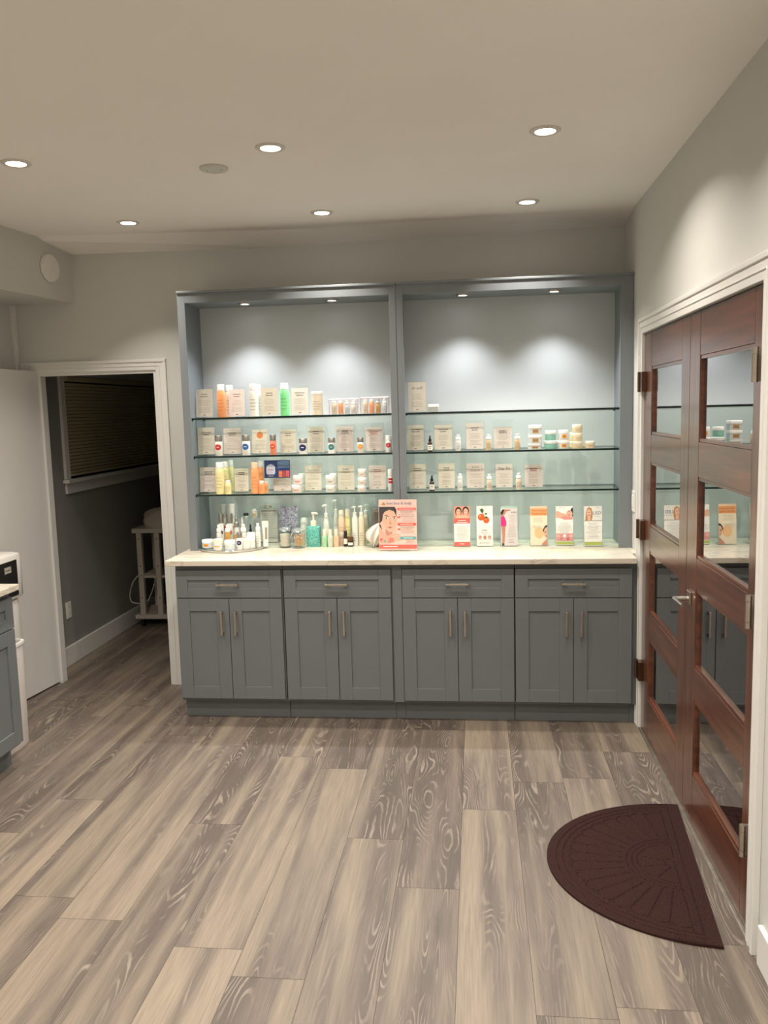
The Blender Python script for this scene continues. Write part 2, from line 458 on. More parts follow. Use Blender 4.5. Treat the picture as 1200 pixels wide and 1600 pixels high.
baseboard('baseboard_left', XL, XL + 0.018, YB + TB, DB)
baseboard('baseboard_right', XR - 0.018, XR, YF, -1.928, 0.13)
baseboard('baseboard_front', XL, XR - 0.02, YF, YF + 0.018)
baseboard('baseboard_left_front', XL, XL + 0.018, YF + 0.02, -2.3)

def casing(name, axis, a0, a1, z1, face, w, t, sgn, legs=(1, 1), label=None):
    """door casing: two legs and a head, each with a raised back band"""
    m = MB()
    def bx(p0, p1, q0, q1, d):
        if axis == 'x': m.box(p0, p1, face, face + sgn * d, q0, q1, TRIM)
        else: m.box(face, face + sgn * d, p0, p1, q0, q1, TRIM)
    lo, hi = min(a0, a1), max(a0, a1)
    for side in (0, 1):
        if not legs[side]: continue
        if side == 0: bx(lo - w + 0.002, lo, 0.0, z1 + w - 0.003, t * 0.72); bx(lo - w, lo - w + 0.018, 0.0, z1 + w - 0.0185, t); bx(lo - w * 0.42, lo - w * 0.36, 0, z1 + w * 0.4, t * 0.9)
        else: bx(hi, hi + w - 0.002, 0.0, z1 + w - 0.003, t * 0.72); bx(hi + w - 0.018, hi + w, 0.0, z1 + w - 0.0185, t); bx(hi + w * 0.36, hi + w * 0.42, 0, z1 + w * 0.4, t * 0.9)
    bx(lo + 0.0005, hi - 0.0005, z1, z1 + w - 0.003, t * 0.72)
    bx(lo - w * legs[0], hi + w * legs[1], z1 + w - 0.018, z1 + w, t)
    bx(lo - w * 0.4, hi + w * 0.4, z1 + w * 0.36, z1 + w * 0.42, t * 0.9)
    return struct(m.build(name, bevel=0.0025), label)
casing('trim_2', 'x', OX0 - 0.035, OX1 - 0.0, OZ, YB, 0.066, 0.02, -1, label='white casing around the dark doorway')
casing('trim_3', 'y', DY0 + 0.0, DY1, DZ, XR, 0.078, 0.022, -1, label='white casing around the wooden double doors')
# jamb lining of the left doorway
b = MB(); b.box(OX0 - 0.005, OX0 + 0.02, YB - 0.004, YB + TB + 0.004, 0, OZ, TRIM); b.box(OX1 - 0.018, OX1 + 0.002, YB - 0.004, YB + TB + 0.004, 0, OZ, TRIM); b.box(OX0 + 0.02, OX1 - 0.018, YB - 0.004, YB + TB + 0.004, OZ - 0.018, OZ + 0.001, TRIM)
struct(b.build('trim_4'))
# jamb lining of the double doors and the dark porch beyond
b = MB(); b.box(XR + 0.03, XR + T_ + 0.02, DY0 - 0.001, DY0 + 0.006, 0, DZ, TRIM); b.box(XR + 0.03, XR + T_ + 0.02, DY1 - 0.006, DY1 + 0.001, 0, DZ, TRIM)
struct(b.build('trim_5'))
b = MB(); b.box(XR - 0.012, XR + T_, DY1 + 0.004, DY0 - 0.004, 0.0, 0.006, pm('metal_threshold', (168, 160, 148), 0.35, 0.8, var=0.2, scale=18)); struct(b.build('trim_6', bevel=0.002), 'worn metal threshold strip under the double doors')

# ------------------------------------------------------------------ open white door at the left
dr = thing('door_1', 'plain white door standing open beside the dark doorway', None, (OX0 + 0.006, YB - 0.006, 0.012), 0); struct(dr)
b = MB(); b.box(-0.035, 0, -0.75, 0, 0, 1.985, SLAB); b.build('door_slab', dr, bevel=0.002)
dr.rotation_euler = (0, 0, math.radians(-7.0))

# ------------------------------------------------------------------ wooden double doors
rows = [(0.229, 0.516), (0.671, 0.964), (1.111, 1.405), (1.563, 1.867)]
DOORGLASS = clear('night_door_glass', (0.5, 0.53, 0.52), 2.8, 0.0, 1.5)
def door_leaf(n, ya, yb, wl, wr, label):
    """ya > yb; wl / wr are the stile widths at the ya and yb side"""
    d = thing('door_%d' % n, label, None, (0, 0, 0)); struct(d)
    X0, X1 = XR - 0.0, XR + 0.044
    zt, zb = 2.045, 0.010
    for (p, q) in ((ya, ya - wl), (yb + wr, yb)):
        m = MB(); m.box(X0, X1, q + 0.0006, p - 0.0006, zb, zt, WOODV); m.build('stile', d, bevel=0.0018)
    edges = [zb] + [v for r in rows for v in r] + [zt]
    for i in range(0, 10, 2):
        z0, z1 = edges[i], edges[i + 1]
        m = MB(); m.box(X0 + 0.0004, X1, yb + wr + 0.0006, ya - wl - 0.0006, z0 + (0.012 if i else 0), z1 - (0.012 if i < 8 else 0), WOODH); m.build('rail', d, bevel=0.0018)
    for z0, z1 in rows:
        y0, y1 = yb + wr, ya - wl
        m = MB()
        for (a, c, e, f) in ((y0, y1, z0 - 0.011, z0 + 0.002), (y0, y1, z1 - 0.002, z1 + 0.011), (y0, y0 + 0.006, z0, z1), (y1 - 0.006, y1, z0, z1)):
            m.box(X0 + 0.003, X1 - 0.002, a, c, e, f, WOODH)
        bead = m.build('glazing_bead', d, bevel=0.0012)
        m = MB(); m.box(X0 + 0.014, X0 + 0.020, y0 + 0.004, y1 - 0.004, z0, z1, DOORGLASS); m.build('glass_pane', d)
    return d
dl = door_leaf(2, -0.016, -0.916, 0.166, 0.134, 'left leaf of the glazed mahogany double doors')
drr = door_leaf(3, -0.920, -1.806, 0.150, 0.108, 'right leaf of the glazed mahogany double doors, with lever handle')
for hz in (1.81, 1.063, 0.322):
    m = MB(); m.cyl((XR - 0.026, -0.004, hz - 0.05), (XR - 0.026, -0.004, hz + 0.05), 0.008, HINGE_BROWN); m.box(XR - 0.025, XR - 0.0005, -0.070, -0.004, hz - 0.049, hz + 0.049, HINGE_BROWN)
    tag(m.build('hinge', dl, bevel=0.001), 'silver butt hinge with wood reflection in its brown colour')
    m = MB()
    yy = -1.787
    m.cyl((XR - 0.025, yy, hz - 0.052), (XR - 0.025, yy, hz - 0.032), 0.010, NICKEL); m.cyl((XR - 0.025, yy, hz - 0.031), (XR - 0.025, yy, hz + 0.031), 0.0098, NICKEL); m.cyl((XR - 0.025, yy, hz + 0.032), (XR - 0.025, yy, hz + 0.052), 0.010, NICKEL)
    m.box(XR - 0.025, XR - 0.0005, yy - 0.003, yy + 0.012, hz - 0.05, hz + 0.05, NICKEL)
    tag(m.build('hinge', drr), 'brushed nickel hinge')
m = MB(); hy, hz = -0.985, 0.925
m.box(XR - 0.009, XR, hy - 0.027, hy + 0.027, hz - 0.027, hz + 0.027, NICKEL)
hr = m.build('door_handle', drr, bevel=0.002)
m = MB(); m.cyl((XR - 0.009, hy, hz - 0.004), (XR - 0.066, hy, hz - 0.004), 0.0095, CHROME); m.tube([(XR - 0.062, hy + 0.004, hz - 0.004), (XR - 0.062, hy - 0.03, hz - 0.004), (XR - 0.058, hy - 0.115, hz - 0.006)], [0.008, 0.0075, 0.006], CHROME, 10)
m.build('lever', hr)
tag(hr, 'nickel lever handle')

# ------------------------------------------------------------------ window of the dark room
wn = thing('window_1', 'window with closed blind on the dark room wall', None, (0, 0, 0)); struct(wn)
b = MB(); y0, y1, z0, z1 = 1.17, 2.95, 1.30, 1.99
b.box(XL, XL + 0.02, y0 - 0.065, y0, z0 - 0.02, z1 + 0.07, TRIM); b.box(XL, XL + 0.02, y1, y1 + 0.065, z0 - 0.02, z1 + 0.07, TRIM); b.box(XL, XL + 0.02, y0, y1, z1, z1 + 0.07, TRIM)
b.build('window_frame', wn, bevel=0.003)
b = MB(); b.box(XL, XL + 0.045, y0 - 0.085, y1 + 0.085, z0 - 0.045, z0 - 0.02, TRIM); b.box(XL, XL + 0.016, y0 - 0.06, y1 + 0.06, z0 - 0.12, z0 - 0.045, TRIM); b.build('window_sill', wn, bevel=0.003)
b = MB(); b.box(XL - 0.004, XL + 0.002, y0, y1, z0 - 0.02, z1, DARK); b.build('window_pane', wn)
bl = thing('window_blind', 'beige slatted blind closed over the dark room window', 'blind', (XL + 0.004, y0 + 0.01, z0))
BLM = pm('blind_slat', (176, 166, 132), 0.6)
b = MB(); b.box(0.002, 0.03, 0, y1 - y0 - 0.02, z1 - z0 - 0.035, z1 - z0 - 0.003, BLM); b.build('head_rail', bl)
b = MB()
n = 26
for i in range(n):
    z = 0.018 + (z1 - z0 - 0.06) * i / n
    b.face([(0.004, 0.004, z), (0.012, 0.004, z + 0.0205), (0.012, y1 - y0 - 0.024, z + 0.0205), (0.004, y1 - y0 - 0.024, z)], BLM)
b.build('slats', bl)
b = MB(); b.box(0.003, 0.022, 0.002, y1 - y0 - 0.022, 0.0, 0.014, BLM); b.build('bottom_rail', bl)

def outlet(name, label, cat, loc, rz, kind):
    t = thing(name, label, cat, loc, rz)
    m = MB(); m.box(-0.036, 0.036, -0.006, 0, -0.058, 0.058, WHITE); m.build('cover_plate', t, bevel=0.003)
    if kind == 'switch':
        m = MB(); m.box(-0.016, 0.016, -0.010, -0.006, -0.033, 0.033, WHITE); m.build('rocker', t, bevel=0.002)
    else:
        for z in (-0.02, 0.02):
            m = MB(); m.box(-0.014, 0.014, -0.008, -0.006, z - 0.014, z + 0.014, WHITE)
            for xx in (-0.006, 0.006): m.box(xx - 0.0012, xx + 0.0012, -0.0084, -0.0079, z - 0.003, z + 0.007, BLACKP)
            m.build('socket', t)
    return t
outlet('light_switch', 'white rocker light switch between display cabinet and wooden doors', 'switch', (XR, 0.245, 1.178), -PI / 2, 'switch')
outlet('wall_outlet', 'white wall outlet low on the dark room wall', 'outlet', (XL, 1.03, 0.38), PI / 2, 'outlet')

# ------------------------------------------------------------------ ceiling fixtures
LENS = emit_mat('lit_lamp_lens', (1.0, 0.87, 0.72), 14.0)
PLENS = emit_mat('lit_puck_lens', (0.95, 0.97, 1.0), 9.0)
RINGM = pm('lamp_trim_white', (206, 200, 192), 0.4, var=0.01)
def ceiling_lamp():
    t = thing('recessed_light', '', 'ceiling light', (0, 0, 0))
    m = MB(); m.lathe([(0.036, 0.0), (0.040, -0.006), (0.055, -0.006), (0.060, -0.002), (0.060, 0.0)], RINGM, n=36); m.build('trim_ring', t)
    m = MB(); m.lathe([(0.0, -0.0005), (0.036, -0.0005), (0.037, -0.004)], LENS, n=28); tag(m.build('lamp_lens', t), 'glowing warm white lens')
    return t
lamp_labels = {(0, 0): 'recessed ceiling light near the bulkhead, left in the row nearest the back wall', (1, 0): 'recessed ceiling light above the middle divider in the row nearest the back wall',
    (2, 0): 'recessed ceiling light nearest the back right corner', (0, 1): 'recessed ceiling light cut close to the left edge of the photo',
    (1, 1): 'recessed ceiling light just right of the round ceiling cover', (2, 1): 'large bright recessed ceiling light nearest the right wall'}
proto = None
for j, ly in enumerate(LAMP_Y[:2]):
    for i, lx in enumerate(LAMP_X):
        if proto is None: o = proto = ceiling_lamp()
        else: o = copy_tree(proto)
        o.location = (lx, ly, CEIL); tag(o, lamp_labels[(i, j)], 'ceiling light', 'recessed ceiling lights')
t = thing('ceiling_cover', 'flat round blank cover on the ceiling beside a recessed light', 'ceiling cover', (0.573, -0.81, CEIL))
m = MB(); m.lathe([(0.0, -0.010), (0.056, -0.010), (0.060, -0.007), (0.061, 0.0)], pm('cover_plastic', (196, 196, 186), 0.5), n=36); m.build('disc', t)
for a in (-0.03, 0.03):
    m = MB(); m.lathe([(0.0, -0.0115), (0.0028, -0.011), (0.003, -0.0095)], INKD, (a, 0, 0), n=10); m.build('screw', t)
t = thing('vent_cover', 'round white vent cover on the left bulkhead', 'vent', (-0.797, 0.385, 2.572), 0)
m = MB(); m.lathe([(0.0, 0.013), (0.070, 0.013), (0.078, 0.009), (0.082, 0.0)], WHITE, n=36); m.xform(Matrix.Rotation(PI / 2, 4, 'Y')); m.build('disc', t)
m = MB(); m.tube([(0.012, 0.074 * math.cos(a), 0.074 * math.sin(a)) for a in [2 * PI * i / 32 for i in range(32)]], 0.003, WHITE, 6, True); m.build('rim', t)
t.rotation_euler = (0, 0, math.radians(-8.2))

# ------------------------------------------------------------------ base cabinets
CZ0, CZ1 = 0.110, 0.884
ZDB, ZDS, ZDT = 0.1266, 0.6978, 0.8532
def bar_handle(p, axis, length, parent):
    """square bar pull standing off the front (front is -y)"""
    m = MB(); h = length / 2
    if axis == 'z':
        m.box(p[0] - 0.0055, p[0] + 0.0055, p[1] - 0.034, p[1] - 0.024, p[2] - h, p[2] + h, NICKEL, 0.0015)
        for s in (-1, 1): m.box(p[0] - 0.005, p[0] + 0.005, p[1] - 0.026, p[1], p[2] + s * (h - 0.008) - 0.005, p[2] + s * (h - 0.008) + 0.005, NICKEL)
    else:
        m.box(p[0] - h, p[0] + h, p[1] - 0.034, p[1] - 0.024, p[2] - 0.0055, p[2] + 0.0055, NICKEL, 0.0015)
        for s in (-1, 1): m.box(p[0] + s * (h - 0.008) - 0.005, p[0] + s * (h - 0.008) + 0.005, p[1] - 0.026, p[1], p[2] - 0.005, p[2] + 0.005, NICKEL)
    return m.build('handle', parent)
def shaker(name, x0, x1, z0, z1, rail, parent):
    """frame-and-panel front 20 mm thick, front face at y = 0"""
    m = MB(); t = 0.020
    m.box(x0, x0 + rail, 0, t, z0, z1, CAB); m.box(x1 - rail, x1, 0, t, z0, z1, CAB)
    rz = rail if name == 'door' else rail * 0.82
    m.box(x0 + rail, x1 - rail, 0, t, z0, z0 + rz, CAB); m.box(x0 + rail, x1 - rail, 0, t, z1 - rz, z1, CAB)
    m.box(x0 + rail - 0.001, x1 - rail + 0.001, 0.008, t - 0.002, z0 + rz - 0.001, z1 - rz + 0.001, CAB)
    return m.build(name, parent, bevel=0.0015)
def base_cabinet(x0, x1, xm, label, loc=(0, 0, 0), rz=0.0, gap=0.0):
    t = thing('base_cabinet', label, 'cabinet', loc, rz, 'grey base cabinets with drawer and doors')
    m = MB(); m.box(x0 - gap, x1 + gap, 0.021, 0.605, CZ0, CZ1, CAB); m.build('carcass', t)
    m = MB(); m.box(x0 - gap, x1 + gap, 0.075, 0.09, 0.0, CZ0, CAB); m.build('toe_kick', t)
    d = shaker('drawer', x0, x1, ZDS + 0.002, ZDT, 0.066, t); bar_handle(((x0 + x1) / 2, 0, (ZDS + ZDT) / 2 + 0.001), 'x', 0.122, d)
    for s, (a, c) in ((1, (x0, xm - 0.0016)), (-1, (xm + 0.0016, x1))):
        d = shaker('door', a, c, ZDB, ZDS - 0.003, 0.070, t)
        hx = c - 0.037 if s > 0 else a + 0.037
        bar_handle((hx, 0, ZDS - 0.135), 'z', 0.135, d)
    return t
base_cabinet(0.0, 0.5917, 0.2951, 'grey shaker base cabinet nearest the dark doorway', gap=0.006)
base_cabinet(0.6074, 1.1925, 0.897, 'grey shaker base cabinet left of the plain filler strip', gap=0.006)
base_cabinet(1.2543, 1.8464, 1.5487, 'grey shaker base cabinet right of the plain filler strip', gap=0.002)
base_cabinet(1.8544, 2.4564, 2.1569, 'grey shaker base cabinet nearest the wooden doors', gap=0.002)
b = MB(); b.box(1.1995, 1.2515, 0.012, 0.6, CZ0 + 0.004, CZ1, CAB); b.box(1.1995, 1.2515, 0.075, 0.09, 0, CZ0 + 0.004, CAB); tag(b.build('filler_strip', bevel=0.001), 'plain grey filler strip between the second and third base cabinets', 'filler')
b = MB(); b.box(2.4595, 2.503, 0.035, 0.6, CZ0, CZ1, CAB); b.box(2.4595, 2.503, 0.075, 0.09, 0, CZ0, CAB); tag(b.build('filler_strip'), 'narrow recessed grey filler strip beside the right door casing', 'filler')
b = MB(); b.box(-0.0443, 2.4735, -0.0356, 0.6105, CZ1, 0.914, QUARTZ, 0.003); b.box(2.4735, 2.5045, 0.11, 0.6105, CZ1, 0.914, QUARTZ)
tag(b.build('countertop'), 'long cream veined quartz countertop on the grey base cabinets', 'countertop')

# ------------------------------------------------------------------ hutch
HY, HB = 0.294, 0.600
HZ0, HZI, HZT = 0.914, 2.329, 2.3945
def hutch(label, x0, x1, xi0, xi1, fx0, fx1):
    t = thing('display_cabinet', label, 'display cabinet', (0, 0, 0), 0, 'open lit display cabinets on the countertop')
    for (a, c) in ((x0, xi0), (xi1, x1)):
        m = MB(); m.box(a, c, HY + 0.019, HB, HZ0, HZI + 0.03, HUTCH_LIT); m.build('side_panel', t)
    m = MB(); m.box(xi0, xi1, HB, HB + 0.010, HZ0, HZI + 0.03, BACKP); m.build('back_panel', t)
    m = MB(); m.box(xi0, xi1, HY + 0.019, HB, HZI + 0.004, HZI + 0.03, HUTCH_LIT); m.build('top_panel', t)
    m = MB(); m.box(x0, fx0, HY, HY + 0.019, HZ0, HZT, HUTCH_LIT); m.box(fx1, x1, HY, HY + 0.019, HZ0, HZT, HUTCH_LIT); m.box(fx0, fx1, HY, HY + 0.019, HZI, HZT, HUTCH_LIT)
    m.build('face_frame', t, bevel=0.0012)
    m = MB(); m.box(x0, x1, HY - 0.010, HB, HZT - 0.012, HZT + 0.001, HUTCH_LIT); m.build('crown_strip', t, bevel=0.002)
    for z in (1.6735, 1.4532, 1.2305):
        for xx in (xi0 + 0.006, xi1 - 0.006):
            for yy in (0.34, 0.56):
                m = MB(); m.cyl((xx - 0.007 if xx > (x0 + x1) / 2 else xx - 0.006, yy, z - 0.004), (xx + 0.006 if xx > (x0 + x1) / 2 else xx + 0.007, yy, z - 0.004), 0.0035, BLACKP, 8); m.build('shelf_pin', t)
    return t
hutch('left open grey display cabinet full of skin care bottles', -0.0113, 1.2277, 0.018, 1.2127, 0.033, 1.1902)
hutch('right open grey display cabinet with fewer products and brochures', 1.2297, 2.5035, 1.2447, 2.453, 1.2673, 2.4351)
def shelf(x0, x1, z, label):
    m = MB(); ke = m.mi(GLASSE)
    y0, y1, h = HY + 0.020, HB - 0.002, 0.0105
    P = lambda a, c, d: (a, c, d)
    m.face([P(x0, y0, z), P(x1, y0, z), P(x1, y1, z), P(x0, y1, z)], GLASS); m.face([P(x0, y1, z - h), P(x1, y1, z - h), P(x1, y0, z - h), P(x0, y0, z - h)], GLASS)
    for q in (((x0, y0), (x1, y0)), ((x1, y0), (x1, y1)), ((x1, y1), (x0, y1)), ((x0, y1), (x0, y0))):
        (a, c), (d, e) = q; m.face([(a, c, z - h), (d, e, z - h), (d, e, z), (a, c, z)], GLASSE)
    return tag(m.build('glass_shelf'), label, 'shelf', 'glass shelves with dark green edges')
for (x0, x1, side) in ((0.0195, 1.2112, 'left'), (1.2462, 2.4515, 'right')):
    for z, w in ((1.684, 'top'), (1.4637, 'middle'), (1.241, 'bottom')): shelf(x0, x1, z, '%s glass shelf of the %s display cabinet' % (w, side))
proto = None
for i, (lx, ly) in enumerate(PUCKS):
    if proto is None:
        proto = o = thing('puck_light', '', 'cabinet light')
        m = MB(); m.lathe([(0.026, -0.001), (0.028, -0.008), (0.036, -0.006), (0.038, 0.0)], NICKEL, n=28); m.build('trim_ring', o)
        m = MB(); m.lathe([(0.0, -0.006), (0.024, -0.005), (0.0275, -0.001)], PLENS, n=24); m.build('lamp_lens', o)
    else: o = copy_tree(proto)
    o.location = (lx, ly, HZI + 0.004)
    tag(o, ('small round cabinet light nearest the left end of the display', 'small round cabinet light just left of the middle divider', 'small round cabinet light just right of the middle divider', 'small round cabinet light nearest the right end of the display')[i], 'cabinet light', 'cabinet lights in the display top')

# ------------------------------------------------------------------ left foreground: cabinet run, bin, water cooler
CX = -0.585
def left_cab(y1, label):
    w = 0.605
    t = base_cabinet(0.0, w - 0.012, (w - 0.012) / 2, label, (CX, y1 - w + 0.006, 0), PI / 2, 0.005)
    for c in kids(t):
        if c.name.startswith('carcass'): c.scale.y = 0.95
    return t
left_cab(-0.630, 'grey base cabinet at the left edge beside the white bin')
b = MB(); b.box(XL + 0.002, CX + 0.032, -1.26, -0.622, CZ1, 0.914, QUARTZ, 0.003)
tag(b.build('countertop'), 'short cream countertop at the left edge in front of the water cooler', 'countertop')

t = thing('waste_bin', 'slim white waste bin between left cabinet and water cooler', 'bin', (-0.815, -0.468, 0.0))
BINM = pm('bin_plastic', (222, 214, 208), 0.4, var=0.015)
m = MB(); pr_ = [(0.92, 0.0), (0.94, 0.004), (0.985, 0.53), (0.99, 0.545)]
def rr(s, z, ix=0.0): return None
m.lathe([(0.0, 0.0)] + [(0.1 * a, z) for a, z in pr_] + [(0.0935, 0.545), (0.0925, 0.50), (0.088, 0.03), (0.0, 0.03)], BINM, n=40, sx=1.0, sy=1.45, power=8); m.build('bin_body', t)
m = MB(); m.lathe([(0.0945, 0.536), (0.103, 0.534), (0.106, 0.545), (0.104, 0.556), (0.0955, 0.556), (0.0935, 0.546), (0.0945, 0.536)], WHITE, n=40, sx=1.0, sy=1.42, power=8); m.build('rim', t)

t = thing('water_cooler', 'white water cooler with black control panel behind the left counter', 'water cooler', (0, 0, 0))
COOL = pm('cooler_plastic', (226, 222, 215), 0.35, var=0.01)
xc, yc_ = -1.03, -0.135
m = MB(); m.lathe([(0.0, 0.0), (0.118, 0.0), (0.121, 0.006), (0.121, 0.70), (0.0, 0.70)], COOL, (xc, yc_, 0), n=48, sx=0.97, sy=1.16, power=9); m.build('lower_body', t)
m = MB(); m.lathe([(0.0, 0.715), (0.127, 0.715), (0.131, 0.722), (0.131, 0.945), (0.126, 0.957), (0.110, 0.964), (0.0, 0.967)], COOL, (xc, yc_, 0), n=48, sx=1.0, sy=1.36, power=8); m.build('hood', t)
m = MB(); m.box(xc + 0.129, xc + 0.1335, yc_ - 0.15, yc_ + 0.098, 0.73, 0.930, BLACKP); pl = m.build('control_panel', t, bevel=0.003)
m = MB(); m.box(xc + 0.1335, xc + 0.136, yc_ - 0.03, yc_ + 0.032, 0.868, 0.902, pm('silver_tag', (190, 186, 170), 0.4, 0.3)); m.box(xc + 0.136, xc + 0.1363, yc_ - 0.022, yc_ + 0.024, 0.882, 0.887, INKD); tag(m.build('badge', pl), 'small silver badge')
m = MB(); m.lathe([(0.0, 0.0), (0.014, 0.0), (0.014, 0.004), (0.0, 0.005)], pm('cooler_button', (150, 145, 138), 0.4), (xc + 0.03, yc_, 0.9665), n=18); m.build('button', t)

# ------------------------------------------------------------------ trolley in the dark room
t = thing('trolley', 'white wooden trolley in the dark back room', 'trolley', (-1.085, 2.03, 0))
TW = pm('trolley_white', (205, 196, 184), 0.5)
Wd, Dp, Z0, ZT_ = 0.46, 0.36, 0.065, 0.80
for (px, py) in ((0.012, 0), (0.16, 0), (Wd - 0.05, 0), (0.012, Dp - 0.04), (0.16, Dp - 0.04), (Wd - 0.05, Dp - 0.04)):
    m = MB(); m.box(px, px + 0.042, py, py + 0.036, Z0 + 0.036, ZT_ - 0.03, TW)
    for zz in (0.24, 0.5, 0.72):
        m.cyl((px + 0.021, py - 0.0006, zz), (px + 0.021, py + 0.002, zz), 0.0055, BLACKP, 10)
    m.build('post', t, bevel=0.002)
m = MB(); m.box(-0.018, Wd, -0.012, Dp, ZT_ - 0.03, ZT_ + 0.006, TW); m.build('top_tray', t, bevel=0.003)
m = MB(); m.box(0.02, Wd - 0.02, 0.012, Dp - 0.01, 0.40, 0.42, TW); m.build('middle_shelf', t, bevel=0.002)
m = MB(); m.box(-0.03, Wd, -0.012, Dp, Z0, Z0 + 0.036, TW); m.build('bottom_rail', t, bevel=0.003)
for (px, py) in ((0.03, 0.02), (Wd - 0.05, 0.02), (0.03, Dp - 0.05), (Wd - 0.05, Dp - 0.05)):
    m = MB(); m.cyl((px - 0.009, py, 0.028), (px + 0.009, py, 0.028), 0.028, BLACKP, 16); m.box(px - 0.004, px + 0.004, py - 0.004, py + 0.004, 0.028, Z0 + 0.001, NICKEL); m.build('caster', t)
m = MB()
rings, segs = 12, 28
k = m.mi(pm('towel_cloth', (196, 186, 172), 0.95, var=0.06, scale=90, bump=0.3)); vv = []
for i in range(rings + 1):
    ph = PI / 2 * i / rings; row = []
    for j in range(segs):
        a = 2 * PI * j / segs
        w = 1 + 0.09 * math.sin(3 * a + 5 * ph) + 0.05 * math.sin(7 * a - 3 * ph)
        row.append(m.bm.verts.new((0.17 * math.cos(ph) ** 0.6 * math.cos(a) * w, 0.13 * math.cos(ph) ** 0.6 * math.sin(a) * w, 0.15 * math.sin(ph) * (1 + 0.05 * math.sin(4 * a)))))
    vv.append(row)
for i in range(rings):
    for j in range(segs):
        f = m.bm.faces.new([vv[i][j], vv[i][(j + 1) % segs], vv[i + 1][(j + 1) % segs], vv[i + 1][j]]); f.material_index = k; f.smooth = True
tag(m.build('towel_bundle', None, (-0.885, 2.16, ZT_ + 0.006)), 'bundled pale towel on top of the trolley in the dark room', 'towel')
m = MB()
pts = [(-1.00, 2.06, 0.43), (-1.04, 2.03, 0.428), (-1.07, 1.995, 0.42), (-1.11, 1.985, 0.36), (-1.135, 1.985, 0.27), (-1.12, 1.985, 0.215), (-1.06, 1.99, 0.20)]
def smooth_path(P, n=8):
    out = []; P = [Vector(p) for p in P]
    for i in range(len(P) - 1):
        a, b_, c, d = P[max(i - 1, 0)], P[i], P[i + 1], P[min(i + 2, len(P) - 1)]
        for j in range(n):
            s = j / n
            out.append(0.5 * ((2 * b_) + (c - a) * s + (2 * a - 5 * b_ + 4 * c - d) * s * s + (3 * b_ - a - 3 * c + d) * s ** 3))
    out.append(P[-1]); return out
m.tube(smooth_path(pts), 0.005, TW, 8); m.tube(smooth_path([(-1.00, 2.06, 0.43), (-0.93, 2.02, 0.43), (-0.915, 1.99, 0.40), (-0.95, 1.99, 0.30), (-0.99, 1.995, 0.22)]), 0.004, TW, 8)
tag(m.build('cable'), 'white cable looping off the trolley middle shelf', 'cable')

# ------------------------------------------------------------------ half-round doormat
MATM = pm('doormat_fibre', (50, 33, 31), 0.95, var=0.5, scale=260, bump=0.5)
MATM.node_tree.nodes['Principled BSDF'].inputs['Specular IOR Level'].default_value = 0.05
mt_l, mt_d = 0.968, 0.545
def groove(x, y):
    """x along the straight edge (-.484...484), y out from it (0...545): 1 = raised pile, 0 = pressed groove"""
    ex = x / (mt_l / 2); ey = y / mt_d
    rho = math.hypot(ex, ey); g = 1.0
    def line(d, w): return min(1.0, abs(d) / w)
    for r0 in (0.93, 0.885): 
        if y > 0.045: g = min(g, line(rho - r0, 0.010))
    if rho < 0.93: 
        g = min(g, line(y - 0.045, 0.004))
        if rho < 0.885: g = min(g, line(y - 0.075, 0.004))
    if y > 0.075:
        th = math.atan2(ey - 0.14, ex) if False else math.atan2(y - 0.075, x)
        R = math.hypot(x, (y - 0.075))
        for r0 in (0.135, 0.155, 0.175): g = min(g, line(R - r0, 0.0042))
        n = 17
        if R > 0.19 and rho < 0.85:
            f = (th / PI * n) % 1.0
            g = min(g, line((f - 0.5 if True else f) * 0 + min(f, 1 - f) * PI * R / n, 0.0042))
            if rho > 0.80:
                c = abs(f - 0.5) * 2
                g = min(g, line(rho - (0.845 - 0.04 * c * c), 0.010))
        elif R < 0.125:
            f = (th / PI * 5) % 1.0
            if R > 0.035: g = min(g, line(min(f, 1 - f) * PI * R / 5, 0.0042))
            g = min(g, line(R - 0.035, 0.004))
    return g
m = MB(); k = m.mi(MATM); NX, NY = 260, 150; grid = []
for j in range(NY + 1):
    row = []
    for i in range(NX + 1):
        x = (i / NX - 0.5) * mt_l
        ymax = mt_d * max(0.0, 1 - (2 * x / mt_l) ** 2) ** 0.5
        y = ymax * j / NY
        z = 0.0035 + 0.0045 * groove(x, y) + random.uniform(-0.0004, 0.0004)
        row.append(m.bm.verts.new((x, y, z)))
    grid.append(row)
for j in range(NY):
    for i in range(NX):
        q = [grid[j][i], grid[j][i + 1], grid[j + 1][i + 1], grid[j + 1][i]]
        f = m.bm.faces.new(q); f.material_index = k
edge = [grid[0][i] for i in range(NX + 1)] + [grid[NY][i] for i in range(NX, -1, -1)]
low = [m.bm.verts.new((v.co.x, v.co.y, 0.0005)) for v in edge]
for i in range(len(edge)):
    j = (i + 1) % len(edge)
    f = m.bm.faces.new([edge[i], low[i], low[j], edge[j]]); f.material_index = k
bmesh.ops.remove_doubles(m.bm, verts=m.bm.verts, dist=1e-6)
bmesh.ops.recalc_face_normals(m.bm, faces=m.bm.faces)
ang = math.atan2(0.963, 0.080)
mo = m.build('doormat', None, (2.450, -1.384, 0.0), (0, 0, ang))
tag(mo, 'dark brown half round doormat with sunburst grooves by the wooden doors', 'doormat')

